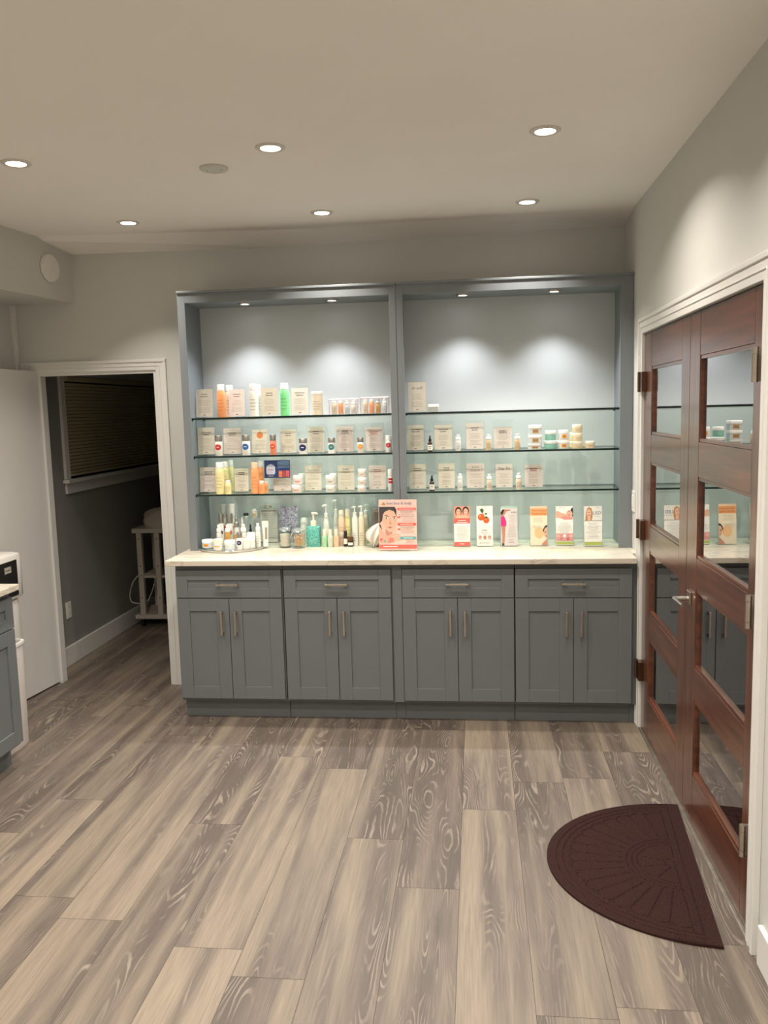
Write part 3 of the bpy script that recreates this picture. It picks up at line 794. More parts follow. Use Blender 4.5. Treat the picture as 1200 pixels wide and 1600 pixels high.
# ------------------------------------------------------------------ shelf contents: measured places (x, y, z, size ...)
SIGNS = [
    (0.0746, 0.42, 1.684, 0.1062, 0.173, 0.1674, 'plain', '', 0, 'beige price sign at the far left end of the top left shelf'),
    (0.2702, 0.42, 1.684, 0.1091, 0.1763, 0.1615, 'plain', '', 1, 'pinkish price sign between the orange and the white tall bottles'),
    (0.4648, 0.42, 1.684, 0.1119, 0.1799, 0.1634, 'plain', '', 2, 'price sign between the tall white bottles and the green bottle'),
    (0.6453, 0.42, 1.684, 0.1129, 0.1766, 0.1583, 'plain', '', 1, 'price sign just right of the green bottle, before the cream tube canister'),
    (0.0749, 0.42, 1.4637, 0.1068, 0.1675, 0.1638, 'plain', '', 0, 'price sign left of the red dotted silver capped bottle on second left shelf'),
    (0.2331, 0.42, 1.4637, 0.1118, 0.1637, 0.1562, 'frame', '', 1, 'framed price sign between the red dotted and blue dotted bottles'),
    (0.3986, 0.42, 1.4637, 0.111, 0.1747, 0.1449, 'dot', '', 0, 'price sign with an orange circle at its top'),
    (0.5682, 0.42, 1.4637, 0.1064, 0.167, 0.141, 'plain', '', 0, 'price sign between the slim orange bottle and the navy dotted bottle'),
    (0.7329, 0.42, 1.4637, 0.1094, 0.1631, 0.152, 'plain', '', 0, 'price sign between the navy dotted and teal dotted bottles'),
    (0.903, 0.42, 1.4637, 0.1142, 0.1627, 0.1517, 'frame', '', 1, 'framed price sign right of the teal dotted bottle on second left shelf'),
    (1.0737, 0.42, 1.4637, 0.1152, 0.166, 0.1404, 'redframe', '', 1, 'price sign with red framed heading, left of the red dotted end bottle'),
    (0.0772, 0.42, 1.241, 0.1114, 0.155, 0.1512, 'frame', '', 1, 'framed price sign at the left end of the third left shelf'),
    (0.2781, 0.42, 1.241, 0.0967, 0.1527, 0.1414, 'frame', '', 0, 'price sign between the pale yellow and the orange bottles'),
    (0.5243, 0.42, 1.241, 0.111, 0.1444, 0.1369, 'plain', '', 1, 'price sign half covered by the dark blue postcard'),
    (0.7077, 0.42, 1.241, 0.1139, 0.1635, 0.1523, 'plain', 'Hand Cream', 0, 'price sign right of the blue postcard, behind small white jars'),
    (0.9024, 0.42, 1.241, 0.1129, 0.1598, 0.1487, 'plain', 'Super Vitamin', 0, 'price sign between the two-high jars and the three-high jar stack'),
    (1.0861, 0.42, 1.241, 0.1157, 0.1601, 0.1453, 'redframe', '', 1, 'framed price sign right of the three-high white jar stack'),
    (1.326, 0.42, 1.684, 0.1059, 0.1761, 0.1714, 'plain', 'oh puff', 0, 'lone price sign on the top right shelf beside a small jar'),
    (1.313, 0.42, 1.4637, 0.1084, 0.1661, 0.1494, 'plain', '', 0, 'price sign left of the upper dark dropper bottle'),
    (1.4719, 0.42, 1.4637, 0.1164, 0.1674, 0.1456, 'plain', '', 0, 'price sign right of the upper dark dropper bottle'),
    (1.651, 0.42, 1.4637, 0.1129, 0.1667, 0.1523, 'plain', '', 1, 'pinkish price sign left of the tan bottle on second right shelf'),
    (1.8091, 0.42, 1.4637, 0.1168, 0.1665, 0.1269, 'frame', '', 1, 'price sign right of the tan bottle on second right shelf'),
    (1.3202, 0.42, 1.241, 0.1108, 0.1631, 0.1483, 'plain', '', 0, 'cream price sign left of the lower dark dropper bottle'),
    (1.4868, 0.42, 1.241, 0.1082, 0.1636, 0.1489, 'plain', '', 0, 'cream price sign right of the lower dark dropper bottle'),
    (1.6521, 0.42, 1.241, 0.1165, 0.1641, 0.1458, 'redframe', 'Active Enzyme', 1, 'pink price sign with boxed dark heading on the third right shelf'),
    (1.8145, 0.42, 1.241, 0.1102, 0.1628, 0.1391, 'plain', 'Zap Zit', 1, 'price sign headed Zap Zit on the third right shelf'),
    (1.9804, 0.42, 1.241, 0.1158, 0.1614, 0.1324, 'redframe', '', 1, 'last price sign at the right on the third right shelf'),
]
BOTTLES = [
    (0.2028, 0.345, 1.684, 0.0253, 0.1888, 'tall', 'orange', 'white', '', 'tall orange bottle with white cap, front one of the orange pair', 'tall bottles on the top left shelf'),
    (0.2152, 0.47, 1.684, 0.0275, 0.1865, 'tall', 'peach', 'white', '', 'paler peach bottle behind the pinkish sign on the top left shelf', 'tall bottles on the top left shelf'),
    (0.3936, 0.345, 1.684, 0.0264, 0.1858, 'tall', 'milk', 'white', '', 'tall milky white bottle, front one of the white pair', 'tall bottles on the top left shelf'),
    (0.3882, 0.47, 1.684, 0.025, 0.1852, 'tall', 'milk', 'white', '', 'tall milky white bottle behind the front white bottle', 'tall bottles on the top left shelf'),
    (0.576, 0.34, 1.684, 0.0277, 0.1855, 'tall', 'green', 'white', '', 'tall bright green bottle with white cap', 'tall bottles on the top left shelf'),
    (0.7592, 0.37, 1.684, 0.0315, 0.1323, 'can', 'cream', 'white', '', 'cream cylindrical canister with white lid right of the green bottle', ''),
    (0.1751, 0.345, 1.4637, 0.0219, 0.1189, 'cyl', 'white', 'silver', 'red', 'white silver capped bottle with red dot, first from the left', 'silver capped bottles on the second left shelf'),
    (0.3377, 0.345, 1.4637, 0.0229, 0.1182, 'cyl', 'white', 'silver', 'blue', 'white silver capped bottle with bright blue dot', 'silver capped bottles on the second left shelf'),
    (0.4954, 0.35, 1.4637, 0.0188, 0.1145, 'cyl', 'coral', 'silver', 'orange', 'slim coral bottle with silver cap', 'silver capped bottles on the second left shelf'),
    (0.6719, 0.345, 1.4637, 0.0248, 0.0895, 'cyl', 'white', 'silver', 'navy', 'white silver capped bottle with navy dot on second left shelf', 'silver capped bottles on the second left shelf'),
    (0.8377, 0.345, 1.4637, 0.0213, 0.0895, 'cyl', 'white', 'silver', 'teal', 'white silver capped bottle with teal dot', 'silver capped bottles on the second left shelf'),
    (1.0041, 0.345, 1.4637, 0.0182, 0.0877, 'cyl', 'white', 'silver', 'amber', 'slim white bottle with amber dot and silver cap', 'silver capped bottles on the second left shelf'),
    (1.163, 0.36, 1.4637, 0.0177, 0.0963, 'cyl', 'white', 'white', 'red', 'white bottle with red dot at the right end of the second left shelf', ''),
    (0.1755, 0.335, 1.241, 0.0264, 0.1865, 'tall', 'yellow', 'white', '', 'pale yellow tall bottle, front of the row of three', 'tall bottles on the third left shelf'),
    (0.1818, 0.43, 1.241, 0.0243, 0.184, 'tall', 'yellow', 'white', '', 'pale yellow tall bottle, middle of the row of three', 'tall bottles on the third left shelf'),
    (0.1825, 0.53, 1.241, 0.0218, 0.1853, 'tall', 'yellow', 'white', '', 'pale yellow tall bottle, rearmost of the row of three', 'tall bottles on the third left shelf'),
    (0.2253, 0.325, 1.241, 0.0181, 0.0786, 'tall', 'yellow', 'white', '', 'short pale yellow bottle in front of the tall yellow ones', 'small bottles on the third left shelf'),
    (0.3836, 0.34, 1.241, 0.0252, 0.18, 'tall', 'orange', 'peachcap', '', 'tall orange bottle left of the blue postcard, front of two', 'tall bottles on the third left shelf'),
    (0.3878, 0.45, 1.241, 0.0203, 0.1807, 'tall', 'orange', 'white', '', 'tall orange bottle behind another, left of the blue postcard', 'tall bottles on the third left shelf'),
    (0.4243, 0.325, 1.241, 0.017, 0.0754, 'tall', 'orange', 'white', '', 'short orange bottle in front of the two tall orange bottles', 'small bottles on the third left shelf'),
    (0.4314, 0.39, 1.241, 0.0143, 0.0658, 'tall', 'orange', 'peachcap', '', 'short orange bottle partly behind the other short orange one', 'small bottles on the third left shelf'),
    (1.1683, 0.37, 1.241, 0.0147, 0.1252, 'cyl', 'white', 'white', 'redsq', 'slim white bottle with red square label, right end of third left shelf', ''),
    (1.5569, 0.35, 1.4637, 0.0154, 0.0914, 'small', 'white', 'white', '', 'small white bottle right of the second sign on second right shelf', 'small white bottles on the right shelves'),
    (1.7276, 0.35, 1.4637, 0.016, 0.0894, 'small', 'tan', 'white', '', 'small tan bottle with white cap on second right shelf', 'small white bottles on the right shelves'),
    (1.8863, 0.35, 1.4637, 0.0168, 0.0883, 'small', 'tan', 'white', '', 'small tan bottle just left of the square jar stack', 'small white bottles on the right shelves'),
    (1.5647, 0.35, 1.241, 0.0148, 0.0942, 'small', 'white', 'white', '', 'small white bottle left of the pink boxed sign on third right shelf', 'small white bottles on the right shelves'),
    (1.729, 0.35, 1.241, 0.0152, 0.0877, 'small', 'cream', 'white', '', 'small cream bottle just left of the Zap Zit sign', 'small white bottles on the right shelves'),
    (1.8932, 0.35, 1.241, 0.0174, 0.0921, 'small', 'cream', 'white', '', 'small cream bottle between the Zap Zit sign and the last sign', 'small white bottles on the right shelves'),
]
DROPPERS = [
    (1.3992, 0.35, 1.4637, 0.0134, 0.0914, 'dark amber dropper bottle on the second right shelf'),
    (1.4058, 0.35, 1.241, 0.0142, 0.0883, 'dark amber dropper bottle on the third right shelf'),
]
JARS = [
    (0.6271, 0.345, 1.241, 0.0293, 0.0469, 'round', 'white', 'white', 'coral', 'lower jar of the white pair beside the blue postcard', 'white jars on the third left shelf'),
    (0.6351, 0.345, 1.2879, 0.0285, 0.055, 'round', 'white', 'white', 'coral', 'upper jar of the white pair beside the blue postcard', 'white jars on the third left shelf'),
    (0.6279, 0.45, 1.241, 0.0221, 0.0422, 'round', 'white', 'white', '', 'lower rear jar behind the white pair beside the postcard', 'white jars on the third left shelf'),
    (0.633, 0.45, 1.2832, 0.0209, 0.0619, 'round', 'white', 'white', '', 'upper rear jar behind the white pair beside the postcard', 'white jars on the third left shelf'),
    (0.8219, 0.345, 1.241, 0.0278, 0.0438, 'round', 'milk', 'white', 'grey', 'lower jar of the pair left of the Super Vitamin sign', 'white jars on the third left shelf'),
    (0.8236, 0.345, 1.2848, 0.0277, 0.0549, 'round', 'milk', 'white', 'grey', 'upper jar of the pair left of the Super Vitamin sign', 'white jars on the third left shelf'),
    (0.8218, 0.45, 1.241, 0.0228, 0.0391, 'round', 'milk', 'white', '', 'lower rear jar behind the pair left of the Super Vitamin sign', 'white jars on the third left shelf'),
    (0.8241, 0.45, 1.2801, 0.0234, 0.0617, 'round', 'milk', 'white', '', 'upper rear jar behind the pair left of the Super Vitamin sign', 'white jars on the third left shelf'),
    (1.0047, 0.345, 1.241, 0.0259, 0.0376, 'round', 'white', 'white', 'tan', 'bottom jar of the three-high white jar stack', 'white jars on the third left shelf'),
    (1.0081, 0.345, 1.2786, 0.0255, 0.0462, 'round', 'white', 'white', 'tan', 'middle jar of the three-high white jar stack', 'white jars on the third left shelf'),
    (1.0088, 0.345, 1.3248, 0.0243, 0.048, 'round', 'white', 'white', 'tan', 'top jar of the three-high white jar stack', 'white jars on the third left shelf'),
    (1.4225, 0.36, 1.684, 0.0306, 0.0431, 'square', 'greyjar', 'white', '', 'small white lidded grey jar alone on the top right shelf', ''),
    (1.9832, 0.36, 1.4637, 0.0388, 0.0328, 'square', 'clearblue', 'white', 'tan', 'bottom square jar of the three-high white stack, tan label', 'jars on the second right shelf'),
    (1.9848, 0.36, 1.4965, 0.0388, 0.0505, 'square', 'clearblue', 'white', 'tan', 'middle square jar of the three-high white stack, tan label', 'jars on the second right shelf'),
    (1.9854, 0.36, 1.547, 0.0376, 0.0515, 'square', 'clearblue', 'white', 'tan', 'top square jar of the three-high white stack, tan label', 'jars on the second right shelf'),
    (2.0709, 0.36, 1.4637, 0.0369, 0.0466, 'round', 'teal', 'white', '', 'lower pale teal jar on the second right shelf', 'jars on the second right shelf'),
    (2.0698, 0.36, 1.5103, 0.0303, 0.0561, 'round', 'teal', 'white', '', 'upper pale teal jar on the second right shelf', 'jars on the second right shelf'),
    (2.141, 0.36, 1.4637, 0.0312, 0.0479, 'round', 'white', 'white', 'amber', 'lower white jar with amber label right of the teal jars', 'jars on the second right shelf'),
    (2.1419, 0.36, 1.5116, 0.0288, 0.0556, 'round', 'white', 'white', 'amber', 'upper white jar with amber label right of the teal jars', 'jars on the second right shelf'),
    (2.2141, 0.35, 1.4637, 0.0322, 0.0386, 'round', 'yellowjar', 'cream', 'pinkish', 'bottom jar of the pale yellow three-high stack', 'jars on the second right shelf'),
    (2.2155, 0.35, 1.5023, 0.029, 0.0487, 'round', 'yellowjar', 'cream', 'pinkish', 'middle jar of the pale yellow three-high stack', 'jars on the second right shelf'),
    (2.2148, 0.35, 1.551, 0.0278, 0.0458, 'round', 'yellowjar', 'cream', 'pinkish', 'top jar of the pale yellow three-high stack', 'jars on the second right shelf'),
    (2.2092, 0.46, 1.4637, 0.0258, 0.0371, 'round', 'yellowjar', 'cream', '', 'lower pale yellow jar hidden behind the three-high yellow stack', 'jars on the second right shelf'),
    (2.2096, 0.46, 1.5008, 0.0253, 0.0506, 'round', 'yellowjar', 'cream', '', 'upper pale yellow jar peeking behind the three-high yellow stack', 'jars on the second right shelf'),
    (2.284, 0.355, 1.4637, 0.0273, 0.0397, 'round', 'creamjar', 'cream', 'tan', 'single cream jar with tan label, rightmost jar on the shelf', 'jars on the second right shelf'),
]
TESTERS = [
    (0.1487, 0.46, 0.926, 0.0186, 0.2409, 'cyl', 'white', 'greycap', 'red', 'tall grey capped tester with red dot, left one at the tray back', 'tester bottles on the round tray'),
    (0.1988, 0.46, 0.926, 0.0197, 0.2422, 'cyl', 'white', 'white', 'red', 'tall white capped tester with red dot, right one at the tray back', 'tester bottles on the round tray'),
    (0.1495, 0.4, 0.926, 0.015, 0.1944, 'cyl', 'white', 'silver', 'navy', 'silver capped white tester left of the coral dotted one on the tray', 'tester bottles on the round tray'),
    (0.2012, 0.4, 0.926, 0.0195, 0.1938, 'cyl', 'white', 'silver', 'coral', 'silver capped tester with coral dot in the tray middle row', 'tester bottles on the round tray'),
    (0.155, 0.33, 0.926, 0.0146, 0.1353, 'small', 'white', 'white', '', 'small white screw capped tester, leftmost of the tray middle row', 'tester bottles on the round tray'),
    (0.2074, 0.33, 0.926, 0.0161, 0.1347, 'small', 'amber', 'white', '', 'amber liquid tester with tall white cap on the tray', 'tester bottles on the round tray'),
    (0.2505, 0.37, 0.926, 0.0155, 0.1704, 'small', 'white', 'silver', 'amber', 'small tester with amber label in the middle of the tray', 'tester bottles on the round tray'),
    (0.3017, 0.2433, 0.926, 0.0173, 0.1021, 'cyl', 'white', 'silver', 'navy', 'silver capped white tester with navy dot at the tray front', 'tester bottles on the round tray'),
    (0.302, 0.33, 0.926, 0.0178, 0.1374, 'small', 'white', 'white', '', 'white screw capped tester behind the navy dotted one on the tray', 'tester bottles on the round tray'),
    (0.3858, 0.3414, 0.926, 0.0145, 0.1407, 'small', 'milk', 'white', '', 'milky tester bottle right of the dropper on the tray', 'tester bottles on the round tray'),
]
TESTERJARS = [
    (0.0821, 0.3332, 0.926, 0.0343, 0.0489, 'round', 'clearblue', 'white', 'amber', 'leftmost tester jar at the front of the round tray', 'tester jars at the tray front'),
    (0.1738, 0.2419, 0.926, 0.0284, 0.0648, 'round', 'white', 'cream', 'amber', 'cream lidded tester jar with amber label, second from tray left', 'tester jars at the tray front'),
    (0.2451, 0.2393, 0.926, 0.0316, 0.058, 'round', 'clearblue', 'white', '', 'clear tester jar left of the navy dotted bottle', 'tester jars at the tray front'),
    (0.3288, 0.2758, 0.926, 0.0281, 0.0586, 'round', 'white', 'cream', '', 'white tester jar right of the navy dotted bottle', 'tester jars at the tray front'),
    (0.3516, 0.2992, 0.926, 0.0266, 0.0695, 'round', 'white', 'white', '', 'tallest tester jar at the right of the tray front', 'tester jars at the tray front'),
    (0.3476, 0.325, 0.926, 0.0248, 0.0887, 'round', 'white', 'white', 'grey', 'white tester jar under the tray dropper', 'tester jars at the tray front'),
]
TDROP = [
    (0.3281, 0.39, 0.926, 0.0133, 0.13),
]
MISC = [
    ('riser', 0.2929, 0.475, 0.926, 0.1142, 0.1581),
    ('tiny', 0.3333, 0.475, 0.926, 0.0318, 0.2097),
    ('whitetip', 0.2684, 0.43, 0.926, 0.0188, 0.1662),
    ('blackcap', 0.2831, 0.475, 0.926, 0.0315, 0.1574),
    ('tube', 0.4221, 0.37, 0.926, 0.0411, 0.1506),
    ('formsign', 0.3917, 0.578, 0.914, 0.129, 0.238),
    ('glitter', 0.519, 0.56, 0.914, 0.12, 0.2208),
    ('cotton', 0.5323, 0.4, 0.914, 0.073, 0.122),
    ('swabs', 0.618, 0.38, 0.914, 0.0782, 0.1183),
    ('backsign', 0.6454, 0.575, 0.914, 0.1363, 0.192),
    ('whitecup', 0.6256, 0.51, 0.914, 0.0352, 0.1596),
    ('teal', 0.7009, 0.42, 0.914, 0.083, 0.2047),
    ('tealbody', 0.6994, 0.42, 0.914, 0.0831, 0.1231),
    ('p1', 0.7686, 0.47, 0.914, 0.0462, 0.2434),
    ('p2', 0.8197, 0.52, 0.914, 0.0438, 0.2658),
    ('b1', 0.8617, 0.455, 0.914, 0.0386, 0.2097),
    ('b2', 0.897, 0.475, 0.914, 0.0403, 0.2126),
    ('p3', 0.9448, 0.44, 0.914, 0.0391, 0.2332),
    ('p4', 0.9857, 0.43, 0.914, 0.0397, 0.2376),
    ('p5', 0.9982, 0.53, 0.914, 0.0386, 0.2334),
    ('m1', 0.7683, 0.4, 0.914, 0.0312, 0.1044),
    ('m2', 0.8027, 0.4, 0.914, 0.0315, 0.104),
    ('m3', 0.8371, 0.4, 0.914, 0.0319, 0.1037),
    ('m4', 0.8899, 0.415, 0.914, 0.0228, 0.0934),
    ('m5', 0.9199, 0.41, 0.914, 0.0314, 0.0597),
    ('tissuebox', 1.0902, 0.43, 0.914, 0.098, 0.2212),
    ('poster', 1.2148, 0.235, 0.914, 0.2145, 0.2896),
    ('red', 1.572, 0.36, 0.914, 0.0989, 0.2295),
    ('fruit', 1.701, 0.36, 0.914, 0.0997, 0.23),
    ('dancer', 1.8386, 0.36, 0.914, 0.1013, 0.2271),
    ('lift', 2.0048, 0.36, 0.914, 0.1023, 0.2249),
    ('massage', 2.1481, 0.36, 0.914, 0.1027, 0.2231),
    ('led', 2.3023, 0.33, 0.914, 0.1058, 0.2246),
]
POSTCARD = [
    (0.5067, 0.375, 1.3267, 0.1533, 0.1031),
]
POUCHES = [
    (0.9119, 0.37, 1.684, 0.1696, 0.0898),
    (1.0901, 0.37, 1.684, 0.1661, 0.0943),
]

TINTS = [pm('sign_paper_beige', (228, 217, 202), 0.8, var=0.02), pm('sign_paper_pink', (228, 213, 206), 0.8, var=0.02), pm('sign_paper_sand', (216, 201, 186), 0.8, var=0.02)]
def lines(m, cx, z, w, n, dz, y, mat, rnd, h=0.0016):
    for i in range(n):
        ww = w * rnd.uniform(0.55, 1.0)
        # a line of small print: a few word-like dashes
        xx = cx - ww / 2
        while xx < cx + ww / 2 - 0.002:
            l = min(rnd.uniform(0.004, 0.011), cx + ww / 2 - xx)
            m.face([(xx, y, z - i * dz), (xx + l, y, z - i * dz), (xx + l, y, z - i * dz + h), (xx, y, z - i * dz + h)], mat)
            xx += l + 0.0018
DOTM = pm('orange_print', (226, 132, 66), 0.7)
def price_sign(i, x, y, z, w, h, hp, style, title, tint, label):
    rnd = random.Random(100 + i)
    t = thing('price_sign', label, 'sign', (x, y, z), 0, 'price signs in clear acrylic holders'); TL = Matrix.Rotation(math.radians(-5), 4, 'X')
    m = MB()
    m.box(-w / 2, w / 2, -0.0022, -0.0008, 0.0, h, ACRYL); m.box(-w / 2, w / 2, 0.0014, 0.0028, 0.0, h, ACRYL); m.xform(Matrix.Translation((0, 0, 0.0014)) @ TL); m.box(-w / 2, w / 2, -0.0022, 0.034, 0.0003, 0.0014, ACRYL)
    m.build('acrylic_holder', t)
    pw = min(w * 0.94, w - 0.003) if hp > h - 0.008 else w * 0.86
    z0 = 0.006
    m = MB(); m.box(-pw / 2, pw / 2, -0.0003, 0.0006, z0, hp, TINTS[tint])
    yy = -0.00045; H = hp - z0
    if style in ('frame', 'redframe'):
        fm = INKD if style == 'frame' else INKR
        a0, a1, c0, c1 = -pw * 0.36, pw * 0.36, z0 + H * 0.66, z0 + H * 0.90
        for (p, q, r, s) in ((a0, a1, c0, c0 + 0.001), (a0, a1, c1 - 0.001, c1), (a0, a0 + 0.001, c0, c1), (a1 - 0.001, a1, c0, c1)):
            m.face([(p, yy, r), (q, yy, r), (q, yy, s), (p, yy, s)], fm)
    hm = INKR if style == 'redframe' and not title else INKD
    if title:
        parts_ = title.split(' ')
        if len(title) > 11: 
            m.text(parts_[0], 0, yy, z0 + H * 0.84, 0.017, hm, pw * 0.66); m.text(' '.join(parts_[1:]), 0, yy, z0 + H * 0.72, 0.017, hm, pw * 0.66)
        elif style == 'redframe':
            m.text(parts_[0], 0, yy, z0 + H * 0.835, 0.017, hm, pw * 0.62); m.text(parts_[1], 0, yy, z0 + H * 0.725, 0.017, hm, pw * 0.62)
        else: m.text(title, 0, yy, z0 + H * 0.80, 0.022, hm, pw * 0.72)
    elif style == 'dot':
        c = Vector((0, yy, z0 + H * 0.76))
        m.face([(c.x + 0.019 * math.cos(a), yy, c.z + 0.019 * math.sin(a)) for a in [2 * PI * q / 28 for q in range(28)]], DOTM)
        m.face([(c.x + 0.004 * math.cos(a), yy, c.z + H * 0.19 + 0.002 * math.sin(a)) for a in [2 * PI * q / 12 for q in range(12)]], INKD)
    else:
        lines(m, 0, z0 + H * 0.80, pw * 0.6, 2, H * 0.085, yy, hm, rnd, 0.0045)
    if style in ('frame', 'redframe') and not title: lines(m, 0, z0 + H * 0.79, pw * 0.52, 2, H * 0.075, yy, hm, rnd, 0.004)
    lines(m, 0, z0 + H * (0.52 if style == 'dot' else 0.58), pw * 0.7, 4, H * 0.055, yy, INK, rnd)
    lines(m, 0, z0 + H * 0.31, pw * 0.72, 4, H * 0.05, yy, INK, rnd)
    m.face([(-pw * 0.07, yy, z0 + H * 0.05), (pw * 0.07, yy, z0 + H * 0.05), (pw * 0.07, yy, z0 + H * 0.075), (-pw * 0.07, yy, z0 + H * 0.075)], INKD)
    m.xform(TL); m.build('paper_card', t)
for i, s in enumerate(SIGNS): price_sign(i, *s)

BC = {'orange': (248, 168, 112), 'peach': (244, 208, 184), 'milk': (232, 232, 222), 'green': (132, 222, 146), 'cream': (226, 214, 190), 'white': (232, 230, 224),
      'coral': (232, 142, 112), 'yellow': (232, 222, 166), 'tan': (222, 196, 158), 'amber': (206, 158, 82), 'clearblue': (212, 222, 222), 'greyjar': (176, 178, 174),
      'teal': (150, 208, 192), 'yellowjar': (234, 222, 180), 'creamjar': (232, 214, 184)}
def bodym(k): return pm('plastic_' + k, BC[k], 0.3, var=0.02, scale=40)
CAPS = {'white': pm('cap_white', (240, 239, 234), 0.3, var=0.01), 'silver': None, 'peachcap': pm('cap_peach', (242, 200, 168), 0.35), 'greycap': pm('cap_grey', (176, 182, 176), 0.35), 'cream': pm('cap_cream', (240, 230, 208), 0.35)}
def ribbed():
    m, N, L, b = new_mat('cap_silver')
    tc = N.new('ShaderNodeTexCoord'); wv = N.new('ShaderNodeTexWave'); wv.inputs['Scale'].default_value = 90
    L.new(tc.outputs['Object'], wv.inputs['Vector'])
    cr = N.new('ShaderNodeValToRGB'); cr.color_ramp.elements[0].color = (*lin((120, 116, 108)), 1); cr.color_ramp.elements[1].color = (*lin((205, 202, 194)), 1)
    L.new(wv.outputs['Fac'], cr.inputs['Fac']); L.new(cr.outputs['Color'], b.inputs['Base Color']); b.inputs['Metallic'].default_value = 0.85; b.inputs['Roughness'].default_value = 0.35
    return m
CAPS['silver'] = ribbed()
DC = {'red': (206, 52, 56), 'redsq': (206, 52, 56), 'blue': (50, 100, 168), 'navy': (44, 46, 96), 'teal': (60, 128, 122), 'orange': (226, 84, 52), 'coral': (228, 104, 66), 'amber': (240, 160, 60),
      'grey': (160, 160, 154), 'tan': (206, 162, 104), 'pinkish': (222, 190, 170)}
def dotm(k): return pm('print_' + k, DC[k], 0.5, var=0.02)
LABM = pm('label_print', (214, 205, 190), 0.6)
def round_bottle(x, y, z, r, h, style, body, cap, dot, label, group):
    t = thing('lotion_bottle', label, 'bottle', (x, y, z), 0, group or None)
    bm_, cm = bodym(body), CAPS[cap]
    m = MB(); c = MB(); rb = r
    if style == 'tall':
        hs, hn = h * 0.80, h * 0.84
        m.lathe([(0, 0), (r * 0.93, 0), (r, h * 0.012), (r, h * 0.60), (r * 0.98, h * 0.67), (r * 0.92, h * 0.75), (r * 0.80, hs + h * 0.005), (r * 0.62, hs + h * 0.012), (r * 0.62, hn), (0, hn)], bm_)
        c.lathe([(r * 0.60, hs + h * 0.012), (r * 0.81, hs + h * 0.012), (r * 0.76, h * 0.985), (r * 0.70, h), (0, h)], cm)
        zl0, zl1 = h * 0.16, h * 0.56
    elif style == 'can':
        m.lathe([(0, 0), (r * 0.95, 0), (r, h * 0.015), (r, h * 0.90), (0, h * 0.90)], bm_)
        c.lathe([(r * 0.9, h * 0.895), (r * 1.03, h * 0.895), (r * 1.03, h * 0.985), (r * 0.97, h), (0, h)], cm)
        zl0, zl1 = h * 0.2, h * 0.62
    elif style == 'cyl':
        hb = h * 0.70
        m.lathe([(0, 0), (r * 0.95, 0), (r, h * 0.015), (r, hb - h * 0.03), (r * 0.9, hb), (0, hb)], bm_)
        c.lathe([(r * 0.85, hb), (r * 0.97, hb + h * 0.004), (r * 0.97, h * 0.975), (r * 0.9, h), (0, h)], cm)
        zl0, zl1 = h * 0.08, h * 0.2
    else:
        hb = h * 0.66; rb = r
        m.lathe([(0, 0), (r * 0.95, 0), (r, h * 0.02), (r, hb * 0.9), (r * 0.9, hb), (r * 0.6, hb * 1.03), (r * 0.6, h * 0.72), (0, h * 0.72)], bm_)
        c.lathe([(r * 0.5, h * 0.69), (r * 0.92, h * 0.69), (r * 0.92, h * 0.82), (r * 0.8, h * 0.85), (r * 0.55, h * 0.865), (r * 0.62, h * 0.90), (r * 0.60, h * 0.985), (r * 0.5, h), (0, h)], cm)
        zl0, zl1 = h * 0.12, h * 0.5
    m.build('bottle_body', t); c.build('cap', t)
    l = MB(); R2 = r + 0.0004
    if dot and dot != 'redsq':
        zc_ = h * (0.42 if style == 'cyl' else 0.36); rd = r * 0.78
        l.patch(R2, -0.9, 0.9, zc_ - rd, zc_ + rd, dotm(dot), True); l.patch(R2 + 0.0002, -0.34, 0.34, zc_ - rd * 0.08, zc_ + rd * 0.12, CAPS['white'])
        tag(l.build('label_dot', t), '%s round label print' % dot)
    elif dot == 'redsq':
        l.patch(R2, -0.9, 0.9, h * 0.36, h * 0.60, dotm(dot)); l.patch(R2 + 0.0002, -0.6, 0.6, h * 0.46, h * 0.5, CAPS['white']); tag(l.build('label_block', t), 'red square label print')
    else:
        ink = INK if body in ('milk', 'white', 'cream') else pm('tone_print_' + body, tuple(int(v * 0.80) for v in BC[body]), 0.5)
        for q in range(4):
            zz = zl0 + (zl1 - zl0) * (q + 0.5) / 4
            l.patch(R2, -0.75 + 0.1 * (q % 2), 0.55 + 0.15 * (q % 3), zz, zz + max(0.0016, h * 0.014), ink)
        l.build('label_print', t)
    return t
for s in BOTTLES: round_bottle(*s)
for s in TESTERS: round_bottle(*s)

AMBER = pm('amber_glass', (62, 30, 18), 0.12, coat=0.4); RUBBER = pm('black_rubber', (26, 24, 24), 0.55)
def dropper(x, y, z, r, h, label):
    t = thing('dropper_bottle', label, 'bottle', (x, y, z), 0, 'dark amber dropper bottles')
    m = MB(); m.lathe([(0, 0), (r * 0.95, 0), (r, h * 0.02), (r, h * 0.46), (r * 0.85, h * 0.54), (r * 0.45, h * 0.60), (r * 0.45, h * 0.64), (0, h * 0.64)], AMBER); m.build('bottle_body', t)
    m = MB(); m.lathe([(r * 0.4, h * 0.62), (r * 0.62, h * 0.62), (r * 0.62, h * 0.76), (0, h * 0.76)], RUBBER); m.build('collar', t)
    m = MB(); m.lathe([(r * 0.36, h * 0.755), (r * 0.38, h * 0.80), (r * 0.33, h * 0.93), (r * 0.2, h * 0.99), (0, h)], RUBBER); m.build('rubber_bulb', t)
    m = MB(); m.patch(r + 0.0004, -1.3, 1.3, h * 0.08, h * 0.42, PAPER); m.patch(r + 0.0007, -0.6, 0.6, h * 0.28, h * 0.33, INK); m.patch(r + 0.0007, -0.5, 0.5, h * 0.18, h * 0.21, INK); m.build('paper_label', t)
for s in DROPPERS: dropper(*s)
x, y, z, r, h = TDROP[0]
dropper(x, y, z, r, h, 'small dark dropper bottle standing behind a white jar on the tray')

